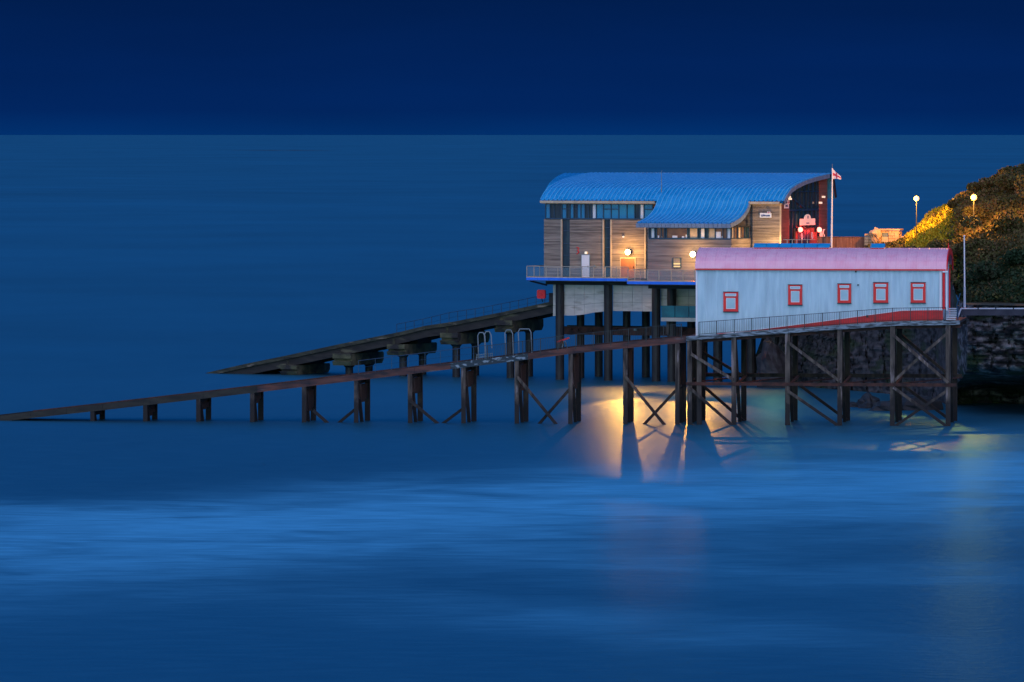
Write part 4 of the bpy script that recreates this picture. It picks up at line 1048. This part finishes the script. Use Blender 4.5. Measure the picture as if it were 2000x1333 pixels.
# ------------------------------------------------------------------ headland
COAST = [(1476, 590), (1500, 588), (1540, 580), (1600, 572), (1660, 566), (1720, 560), (1780, 554), (1830, 546), (1868, 526), (1890, 518), (2000, 514), (2200, 510), (2600, 520), (3200, 560)]
TOPZ = [(1476, 2.2), (1490, 4.2), (1505, 5.6), (1522, 4.4), (1532, 6.5), (1560, 9), (1640, 12), (1700, 12.6), (1830, 12.4), (1862, 11.0), (1872, 9.4), (1890, 9.25), (2600, 9.5), (3200, 11)]
def fbm(p, o=4, lac=2.1):
    s_, a, f_ = 0, 1, 1
    for _ in range(o): s_ += a * mnoise.noise((p[0] * f_, p[1] * f_, p[2] * f_)); a *= .5; f_ *= lac
    return s_
def cliff():
    mb = MB(); mb2 = MB(); cols_ = []
    px = 1470
    plist = []
    while px < 3200: plist.append(px); px += 2.0 if px < 2060 else 20
    nz = 64
    for p in plist:
        Y0 = lerp(COAST, p); zt = lerp(TOPZ, p) - (.0 if p > 1600 else 0); row = []
        under = sstep((p - 1840) / 60)
        for j in range(nz + 1):
            z = -1.5 + (zt + 1.5) * j / nz
            X_ = (p - 1000) * Y0 / FPX
            # strata: ledges of uneven thickness dipping to the right, broken by joints
            zz = z + .18 * X_ * .55 + .5 * mnoise.noise((X_ * .15, z * .1, 1))
            lay = zz / .42; li = math.floor(lay); fr2 = lay - li
            ledge = .55 * mnoise.noise((li * 3.7, X_ * .12, 4.0)) + .22 * mnoise.noise((li * 7.7, math.floor(X_ / .9 + li * .37) * 1.3, 2.0))
            notch = .30 if fr2 < .22 else 0
            d = -ledge * 1.3 + notch * .8 + .55 * fbm((X_ * .35, z * .5, 7))
            d -= 1.6 * mnoise.noise((X_ * .13, z * .12, 20))
            jx = X_ / 1.3 + .6 * mnoise.noise((li * .9, X_ * .2, 8)); jf = jx - math.floor(jx)
            if jf < .16: d += .35
            d += .5 * mnoise.noise((math.floor(jx) * 2.3, li * 1.9, 12)) + .25 * fbm((X_ * 1.6, z * 1.6, 3), 3)
            rec = 0
            if z < 6.0: rec = under * (24 * sstep((4.1 - z) / 3.2) * (.75 + .25 * sstep((p - 1860) / 120)))
            slope = (1 - under) * (2.5 * z / max(3, zt))
            Yy = Y0 + d + rec + slope
            row.append(((p - 1000) * Y0 / FPX, Yy, z))
        cols_.append(row)
    mb.grid(cols_)
    ncol = len(cols_); k_ = next(i for i, p in enumerate(plist) if p > 1862)
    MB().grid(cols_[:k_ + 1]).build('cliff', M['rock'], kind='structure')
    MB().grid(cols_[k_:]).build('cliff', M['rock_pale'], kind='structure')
    return cols_
cliff()
# rock stack lump left of the headland, behind the trestles
def boulder(name, label, c, r, m, seed, cat='rock', group=None):
    mb = MB(); rows = []
    nu, nv = 18, 12
    for i in range(nv + 1):
        th = math.pi * i / nv; row = []
        for j in range(nu + 1):
            ph = 2 * math.pi * (j % nu) / nu
            d = Vector((math.sin(th) * math.cos(ph), math.sin(th) * math.sin(ph), math.cos(th)))
            k = 1 + .35 * fbm((d.x * 1.3 + seed, d.y * 1.3, d.z * 1.3), 3)
            k = round(k * 9) / 9 * .5 + k * .5
            row.append((d.x * r[0] * k, d.y * r[1] * k, d.z * r[2] * k))
        rows.append(row)
    mb.grid(rows); o = mb.build(name, m); o.location = c; return tag(o, label, cat, group)
def wp(px, py, dz=0): p = water_pt(px, py); return (p[0], p[1], dz)
boulder('sea_rock', 'rounded wet rock standing in the swirl between the pier trestles', wp(1695, 797, .2), (1.0, 1.3, .95), M['rock_dark'], 1, group='rocks in the sea under the pier')
boulder('sea_rock', 'long low rock just left of the tall crossed trestle', wp(1733, 802, 0), (1.5, 1.4, .8), M['rock_dark'], 5, group='rocks in the sea under the pier')
boulder('sea_rock', 'broad dark rock behind the crossed braces', wp(1790, 800, .1), (2.2, 2.0, 1.2), M['rock_dark'], 9, group='rocks in the sea under the pier')
boulder('sea_rock', 'flat dark rock at the foot of the cliff left of the rounded rock', wp(1668, 795, -.1), (.9, 1.0, .5), M['rock_dark'], 13, group='rocks in the sea under the pier')
boulder('sea_rock', 'rock shelf at the cave foot right of the pier', wp(1900, 786, -.2), (3.5, 2, 1.3), M['rock_dark'], 17, group='rocks in the sea under the pier')
boulder('rock_stack', 'dark jagged rock stack behind the trestles left of the cliff', wp(1512, 757, .8), (1.7, 2.0, 3.3), M['rock_dark'], 21)

# headland surface (rises to the right edge of the photo)
RIDGE = [(1540, 10), (1640, 12.6), (1690, 12.8), (1755, 13.2), (1775, 13.8), (1790, 14.3), (1805, 15.1), (1820, 15.8), (1850, 16.6), (1880, 17.4), (1905, 17.9), (1930, 18.6), (1965, 19.5), (2000, 20.1), (2060, 21.4), (2200, 24), (2600, 26), (3200, 24)]
VR = [(1540, 8), (1640, 14), (1760, 20), (1800, 26), (1870, 50), (2000, 62), (2600, 70), (3200, 60)]
def ground(p, v):
    """height at column p (at the coast line), v metres inland"""
    z0, zr, vr = lerp(TOPZ, p), lerp(RIDGE, p), lerp(VR, p)
    if p > 1866:
        if v < 3.5: return z0 + .02 * v
        t = (v - 3.5) / (vr - 3.5)
        z = z0 + .07 + (zr - z0) * (1 - (1 - min(1, t)) ** 1.9)
    else:
        t = v / vr; z = z0 + (zr - z0) * sstep(t) if t < 1 else zr
    if v > vr: z = zr - (v - vr) * .12
    return z
def gp(p, v):
    Y0 = lerp(COAST, p) + v; X_ = (p - 1000) * (Y0) / FPX
    z = ground(p, v)
    k = sstep((v - 3) / 4)
    z += k * (.45 * fbm((X_ * .22, Y0 * .22, 3), 3) + .12 * mnoise.noise((X_ * .9, Y0 * .9, 5)))
    return (X_, Y0, z)
def hill():
    mb = MB(); rows = []
    ps = list(np.arange(1540, 2080, 5)) + list(np.arange(2080, 3201, 40))
    vs = list(np.arange(-.4, 8, .8)) + list(np.arange(8, 72, 1.3)) + [80, 95, 120]
    for p in ps: rows.append([gp(float(p), float(v)) for v in vs])
    rows = [list(r_) for r_ in rows]
    mb.grid(rows); mb.build('headland', M['soil'], kind='structure', smooth=True)
hill()

# vegetation mass: uncountable leaves over the slope
def leaf_mat(name, cols_, scale=.35):
    m = bpy.data.materials.new(name); m.use_nodes = True; nt = m.node_tree; N = nt.nodes; L = nt.links
    b = N['Principled BSDF']; b.inputs['Roughness'].default_value = .75; b.inputs['Specular IOR Level'].default_value = .2
    geo = N.new('ShaderNodeNewGeometry'); n = N.new('ShaderNodeTexNoise'); n.inputs['Scale'].default_value = scale; n.inputs['Detail'].default_value = 4
    L.new(geo.outputs['Position'], n.inputs['Vector'])
    rnd = geo.outputs['Random Per Island']
    av = N.new('ShaderNodeMath'); av.operation = 'MULTIPLY_ADD'; av.inputs[1].default_value = .45; L.new(rnd, av.inputs[0])
    sub = N.new('ShaderNodeMath'); sub.operation = 'SUBTRACT'; sub.inputs[1].default_value = .22; L.new(n.outputs[0], sub.inputs[0]); L.new(sub.outputs[0], av.inputs[2])
    r_ = N.new('ShaderNodeValToRGB'); L.new(av.outputs[0], r_.inputs[0])
    e = r_.color_ramp.elements; e[0].position = .15; e[0].color = (*cols_[0], 1); e[1].position = .8; e[1].color = (*cols_[-1], 1)
    for i, c_ in enumerate(cols_[1:-1]): q = e.new(.15 + .65 * (i + 1) / (len(cols_) - 1)); q.color = (*c_, 1)
    L.new(r_.outputs[0], b.inputs['Base Color'])
    return m
M['scrub'] = leaf_mat('hill scrub', [(.030, .055, .018), (.10, .065, .03), (.07, .085, .02), (.15, .095, .045)], .3)
M['lit_grass'] = leaf_mat('lamplit yellow grass', [(.16, .20, .012), (.30, .29, .015), (.40, .30, .02), (.22, .24, .02)], .8)  # lamplight on the grass put into the leaf colour
M['hedge'] = leaf_mat('dark hedge', [(.02, .045, .015), (.04, .07, .018), (.07, .08, .03)], .7)
M['grass_dark'] = leaf_mat('lower scrub', [(.012, .03, .012), (.02, .05, .02), (.035, .04, .02)], .3)
def leaves(name, m, centres, normals, size, tall=1.0, parent=None, kind='stuff'):
    n = len(centres); C_ = np.array(centres)
    d1 = rng.normal(size=(n, 3)); d1 /= np.linalg.norm(d1, axis=1)[:, None]
    d2 = rng.normal(size=(n, 3)); d2 -= (d2 * d1).sum(1)[:, None] * d1; d2 /= np.linalg.norm(d2, axis=1)[:, None]
    s_ = size * rng.uniform(.5, 1.5, (n, 1)); d1 *= s_; d2 *= s_ * .55
    d1[:, 2] = np.abs(d1[:, 2]) * tall
    V = np.empty((n, 4, 3)); V[:, 0] = C_ - d1 * .6; V[:, 1] = C_ + d2; V[:, 2] = C_ + d1; V[:, 3] = C_ - d2
    me = bpy.data.meshes.new(name); me.vertices.add(n * 4); me.vertices.foreach_set('co', V.ravel())
    me.loops.add(n * 4); me.loops.foreach_set('vertex_index', np.arange(n * 4, dtype=np.int32))
    me.polygons.add(n); me.polygons.foreach_set('loop_start', np.arange(0, n * 4, 4, dtype=np.int32)); me.polygons.foreach_set('loop_total', np.full(n, 4, dtype=np.int32))
    me.update(); me.validate(); me.materials.append(m)
    o = link(name, me, parent, kind=kind)
    return o
def scatter():
    S1, S2, S3 = [], [], []
    for _ in range(190000):
        p = random.uniform(1560, 2070); v = 3.6 + random.random() ** 1.3 * 62
        if p < 1866: v = random.uniform(0, lerp(VR, p) + 3)
        vr = lerp(VR, p)
        if v > vr + 4: continue
        X_, Y_, z = gp(p, v)
        clump = mnoise.noise((X_ * .45, Y_ * .45, 9)); big = mnoise.noise((X_ * .16, Y_ * .16, 2))
        h = max(0, .25 + .9 * clump + .6 * big) if p > 1815 else max(0, .15 + .3 * clump)
        if p < 1700 and v > 6: h *= .3
        c = (X_ + random.gauss(0, .12), Y_ + random.gauss(0, .12), z + h * random.random() ** .6 + .05)
        lit = (1772 < p < 1885) and v > 9  # patch round the lamp that gets the painted lamplit tone
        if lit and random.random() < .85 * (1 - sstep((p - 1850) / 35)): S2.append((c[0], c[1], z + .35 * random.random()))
        elif z < 12.2 and p > 1866 and random.random() < .8: S3.append(c)
        else: S1.append(c)
    leaves('hill_scrub', M['scrub'], S1, None, .19)
    leaves('lit_hill_grass', M['lit_grass'], S2, None, .20, 1.5)
    leaves('lower_scrub', M['grass_dark'], S3, None, .19)
scatter()
def shrub(name, label, c, r, n, m, group=None, size=.16, cat='shrub'):
    t = thing(name, label, cat, (c[0], c[1], c[2]), 0, group)
    pts = []
    lob = [(random.gauss(0, .45) * r[0], random.gauss(0, .4) * r[1], random.uniform(.3, .75) * r[2]) for _ in range(7)]
    for _ in range(n):
        l = random.choice(lob); d = Vector((random.gauss(0, 1), random.gauss(0, 1), random.gauss(0, 1))).normalized() * (.45 * (.6 + .4 * random.random()))
        z_ = l[2] + d.z * r[2] * .8
        if z_ < 0: continue
        pts.append((l[0] + d.x * r[0], l[1] + d.y * r[1], z_))
    leaves('crown', m, pts, None, size, parent=t, kind=None)
    mb = MB()
    for k in range(4): mb.tube((random.uniform(-.1, .1), random.uniform(-.1, .1), -.3), (lob[k][0] * .8, lob[k][1] * .8, lob[k][2]), .06, 5, .02)
    mb.build('stem', M['timber_rear'], t)
    return t
def hedge():
    t = thing('hedge', 'dark green hedge running just behind the pink roof ridge', 'hedge', at(1765, 488, 545))
    o_ = Vector(t.location); pts = []
    for _ in range(9000):
        px_ = random.uniform(1677, 1852); Y_ = random.uniform(543, 547.5)
        zt = 13.05 + .45 * mnoise.noise((px_ * .05, 0, 1)) + .25 * mnoise.noise((px_ * .2, Y_, 1)) - .9 * sstep((1695 - px_) / 18)
        X_ = (px_ - 1000) * Y_ / FPX; u = random.random()
        pts.append((X_ - o_.x, Y_ - o_.y, 10.0 + (zt - 10.0) * (1 - .75 * u * u) - o_.z))
    leaves('foliage', M['hedge'], pts, None, .17, parent=t, kind='stuff')
    mb = MB()
    for k in range(14):
        px_ = 1685 + k * 12; X_ = (px_ - 1000) * 545.5 / FPX; mb.tube((X_ - o_.x, .5, 8.5 - o_.z), (X_ - o_.x, .5, 12.3 - o_.z), .06, 5)
    mb.build('stems', M['timber_rear'], t)
hedge()
for i, (px_, v, r_, lb) in enumerate(((1918, 28, (1.6, 1.6, 1.5), 'amber-lit bush just right of the hillside lamp'), (1942, 44, (1.8, 2, 1.3), 'brown bush on the skyline right of the hillside lamp'),
                                     (1978, 56, (1.8, 2, 1.2), 'olive bush near the top of the ridge'), (1995, 40, (2.0, 2, 1.5), 'dark bush at the right edge of the photo below the ridge'),
                                     (1955, 22, (2.2, 2, 1.6), 'dark brown bush halfway down the slope'), (1990, 12, (2.2, 2, 1.8), 'deep green bush low at the right edge'),
                                     (1885, 16, (1.7, 2, 1.4), 'dark bush on the slope above the tall white mast'), (1930, 8, (2.0, 1.8, 1.6), 'dark bush behind the promenade rail'),
                                     (1872, 40, (1.0, 1.2, .8), 'low brown bush where the lit grass meets dark scrub'), (2025, 30, (3, 2, 3), 'large dark bush running out of the right edge'))):
    c = gp(px_, v); shrub('shrub', lb, c, r_, 2600, M['scrub'] if i not in (5, 7) else M['grass_dark'], 'bushes on the headland slope')

# stone hut on the headland
Yh = 574
hx, _, hzb = at(1730, 476, Yh)
hut = thing('stone_hut', 'small ruined stone hut glowing amber beside the path', 'hut', (hx, Yh, hzb), R(-12))
def stones(x0, x1, y, z0, z1, face='front', thick=.35):
    z = z0; k = 0
    while z < z1 - .05:
        h_ = min(random.uniform(.2, .34), z1 - z); x_ = x0
        while x_ < x1 - .05:
            w_ = min(random.uniform(.28, .6), x1 - x_); g = .015; o_ = random.uniform(-.05, .05)
            if face == 'front': MB().box(x_ + g, x_ + w_ - g, y + o_, y + thick, z + g, z + h_ - g).build('stone', M['stone'], hut)
            else: MB().box(y - thick, y + o_, x_ + g, x_ + w_ - g, z + g, z + h_ - g).build('stone', M['stone'], hut)
            x_ += w_
        z += h_
stones(-.75, -.45, 0, -.3, 1.25); stones(.25, 1.25, 0, -.3, 1.2); stones(-.45, .25, .02, .98, 1.3)
stones(-2.1, -1.0, .5, -.2, .9)
stones(0, 1.8, 1.25, -.3, 1.15, 'side')
MB().box(-.7, .9, .3, 1.9, -.5, 1.1).build('inner_wall', M['stone'], hut)
MB().box(-.85, 1.35, -.12, 2.1, 1.22, 1.36).build('roof_slab', M['stone'], hut)
d = MB().box(-.42, .22, .12, .18, -.3, .62).build('door', M['beige'], hut); MB().box(-.42, .22, .13, .2, .64, .96).build('door_light', M['galv'], d)
MB().box(1.3, 3.2, .6, .9, -.3, .55).build('side_wall', M['stone'], hut)
boulder('boulder', 'pale rounded boulder left of the stone hut', at(1710, 460, Yh), (.55, .6, .65), M['stone'], 31, 'boulder')
for k, (px_, py_) in enumerate(((1763, 470), (1772, 466), (1779, 473))):
    boulder('boulder', ['pale stone right beside the hut', 'pale stone midway between hut and lamp post', 'small pale stone at the lamp post foot'][k], at(px_, py_, Yh - 1), (.35, .4, .35), M['stone'], 40 + k, 'boulder')
# timber fence between the station and the hut
fence = thing('timber_fence', 'brown upright-board fence between the station entrance and the stone hut', 'fence', at(1600, 488, 577))
fo = Vector(fence.location)
bm_ = MB().box(-.055, .055, -.015, .015, -.4, 1.15); bme = None
n_ = 52
for k in range(n_):
    px_ = 1597 + (1716 - 1597) * k / (n_ - 1)
    p = Vector(at(px_, 488, 577 - 2 * k / n_)) - fo
    if bme is None: o = bm_.build('fence_board', M['fence'], fence); bme = o.data
    else: o = link('fence_board', bme, fence)
    o.location = (p.x, p.y, .05)
a = Vector(at(1596, 488, 577)) - fo; b = Vector(at(1717, 488, 575)) - fo
MB().beam((a.x, a.y, 1.2), (b.x, b.y, 1.2), .1, .06).build('top_rail', M['fence'], fence)
MB().beam((a.x, a.y + .05, .1), (b.x, b.y + .05, .1), .05, .1).build('bottom_rail', M['fence'], fence)
# rail on posts in front of the entrance
t_ = thing('entrance_rail', 'pale post and rail barrier in front of the red-lit entrance', 'railing', at(1530, 490, 569))
to = Vector(t_.location)
for px_ in (1537.5, 1547.5, 1556, 1566, 1577):
    p = Vector(at(px_, 490, 569)) - to; MB().box(p.x - .04, p.x + .04, -.04, .04, 0, 1.0).build('rail_post', M['rail_light'], t_)
p0, p1 = Vector(at(1530, 490, 569)) - to, Vector(at(1592, 490, 569)) - to
MB().beam((p0.x, 0, 1.02), (p1.x, 0, 1.02), .06, .05).build('top_rail', M['rail_light'], t_)
# landing apron carrying entrance and fence
MB().prism([(at(1527, 0, 575)[0], 8.8), (at(1725, 0, 575)[0], 8.8), (at(1725, 0, 575)[0], 12.75), (at(1527, 0, 575)[0], 12.75)], 'y', 568, 590).build('forecourt', M['wall_navy'], kind='structure')

# flagpole with flag
fp = thing('flagpole', 'white flagpole right of the curved station gable', 'flagpole', at(1624, 464, 576))
zt = at(1625.5, 329, 576)[2] - fp.location.z
MB().tube((0, 0, -1.2), (.08, 0, zt), .10, 8, .05).build('pole', M['white'], fp)
MB().tube((.08, 0, zt), (.08, 0, zt + .4), .02, 6).build('finial', M['galv'], fp)
mb = MB(); rr = []
fl = thing('flag', 'small white flag with red cross band on the flagpole', 'flag', (fp.location.x + .12, 576, fp.location.z + zt))
def flag_surface(z0f, z1f, off, x0=0, x1=.78):
    rows = []
    for j in range(5):
        f_ = z0f + (z1f - z0f) * j / 4; row = []
        for i in range(9):
            u = x0 + (x1 - x0) * i / 8
            ztop, zbot = -.05 - .75 * (u / .8) ** .9, -1.02 + .04 * math.sin(u * 6)
            row.append((u, .07 * math.sin(u * 9) + off, zbot + (ztop - zbot) * f_))
        rows.append(row)
    return rows
MB().grid(flag_surface(0, 1, 0)).build('cloth', M['flag'], fl)
MB().grid(flag_surface(.36, .66, -.012)).grid(flag_surface(0.02, .98, -.010, .3, .4)).build('cross', M['flag_red'], fl)
# mast on the promenade
mp_ = thing('white_mast', 'tall bare white mast at the promenade corner right of the boathouse', 'mast', at(1884, 601, 512))
zt = at(1884, 462, 512)[2] - mp_.location.z
MB().tube((0, 0, 1.7), (-.03, 0, zt), .065, 8, .05).build('pole', M['white'], mp_)
MB().tube((0, 0, 0), (0, 0, 1.7), .10, 8, .09).build('base_sleeve', M['kerb_white'], mp_)
MB().tube((-.03, 0, zt), (-.03, 0, zt + .08), .09, 8, .06).build('cap', M['white'], mp_)
# promenade edge
pw_ = thing('promenade_wall', 'dark sea wall topped by a pale broken rail right of the pier', 'wall', at(1877, 603, 512))
po = Vector(pw_.location)
for k in range(6):
    a = Vector(at(1877 + k * 34.5, 603, 512)) - po; b = Vector(at(1877 + (k + 1) * 34.5 - 2.5, 603, 512)) - po
    MB().box(a.x, b.x, -.08, .08, -.05, .05).build('coping_rail', M['kerb_white'], pw_)
    MB().box(a.x, b.x + .1, -.02, .35, -.58, -.06).build('wall_panel', M['wall_navy'], pw_)
a = Vector(at(1871, 626, 510)) - po
MB().beam((a.x, -.6, a.z), (0, -.08, 0), .1, .07).build('raking_rail', M['kerb_white'], pw_)

# hillside lamps
def street_lamp(px, py_top, py_base, Y, label, beams, power, r=.22):
    base = at(px, py_base, Y); head = at(px, py_top, Y)
    h = head[2] - base[2]
    t = glow_lamp('street_lamp', label, base, 0, r * 1.1, power=0, beams=(), body=False, group='street lamps on the headland', cat='street lamp', m=M['lamp_amber'])
    for ch in t.children: ch.location.z = h
    MB().tube((0, .0, -1.0), (0, 0, h - r * .8), .055, 8, .04).build('post', M['iron'], t)
    MB().tube((0, 0, h + r * 1.15), (0, 0, h + r * 1.5), r * .9, 10, r * .3).build('lamp_shade', M['iron'], t)
    l = bpy.data.lights.new('light', 'POINT'); l.energy = power; l.color = (1, .38, .04); l.shadow_soft_size = .3
    o = bpy.data.objects.new('light', l); col.objects.link(o); o.parent = t; o.location = (-.5, -1.0, h - .1)
    for (tgt, en, ang, blend) in beams:  # added spots towards the sea, besides the lamp's all-round light
        l = bpy.data.lights.new('beam', 'SPOT'); l.energy = en; l.color = (1, .12, .012); l.spot_size = R(ang); l.spot_blend = blend; l.shadow_soft_size = .15
        o = bpy.data.objects.new('beam', l); col.objects.link(o); o.parent = t; o.location = (0, -r * 1.3, h)
        d_ = Vector(tgt) - Vector(head); o.rotation_euler = d_.to_track_quat('-Z', 'Y').to_euler()
street_lamp(1790, 388, 477, 569, 'amber street lamp on a slim post in front of the lit grass slope', ((water_pt(1820, 850), 1.4e4, 13, .6),), 5200)
street_lamp(1902, 386, 447, 540, 'amber street lamp standing in the hillside bushes near the ridge', ((water_pt(1880, 855), 3e3, 7, .8),), 4200, .25)
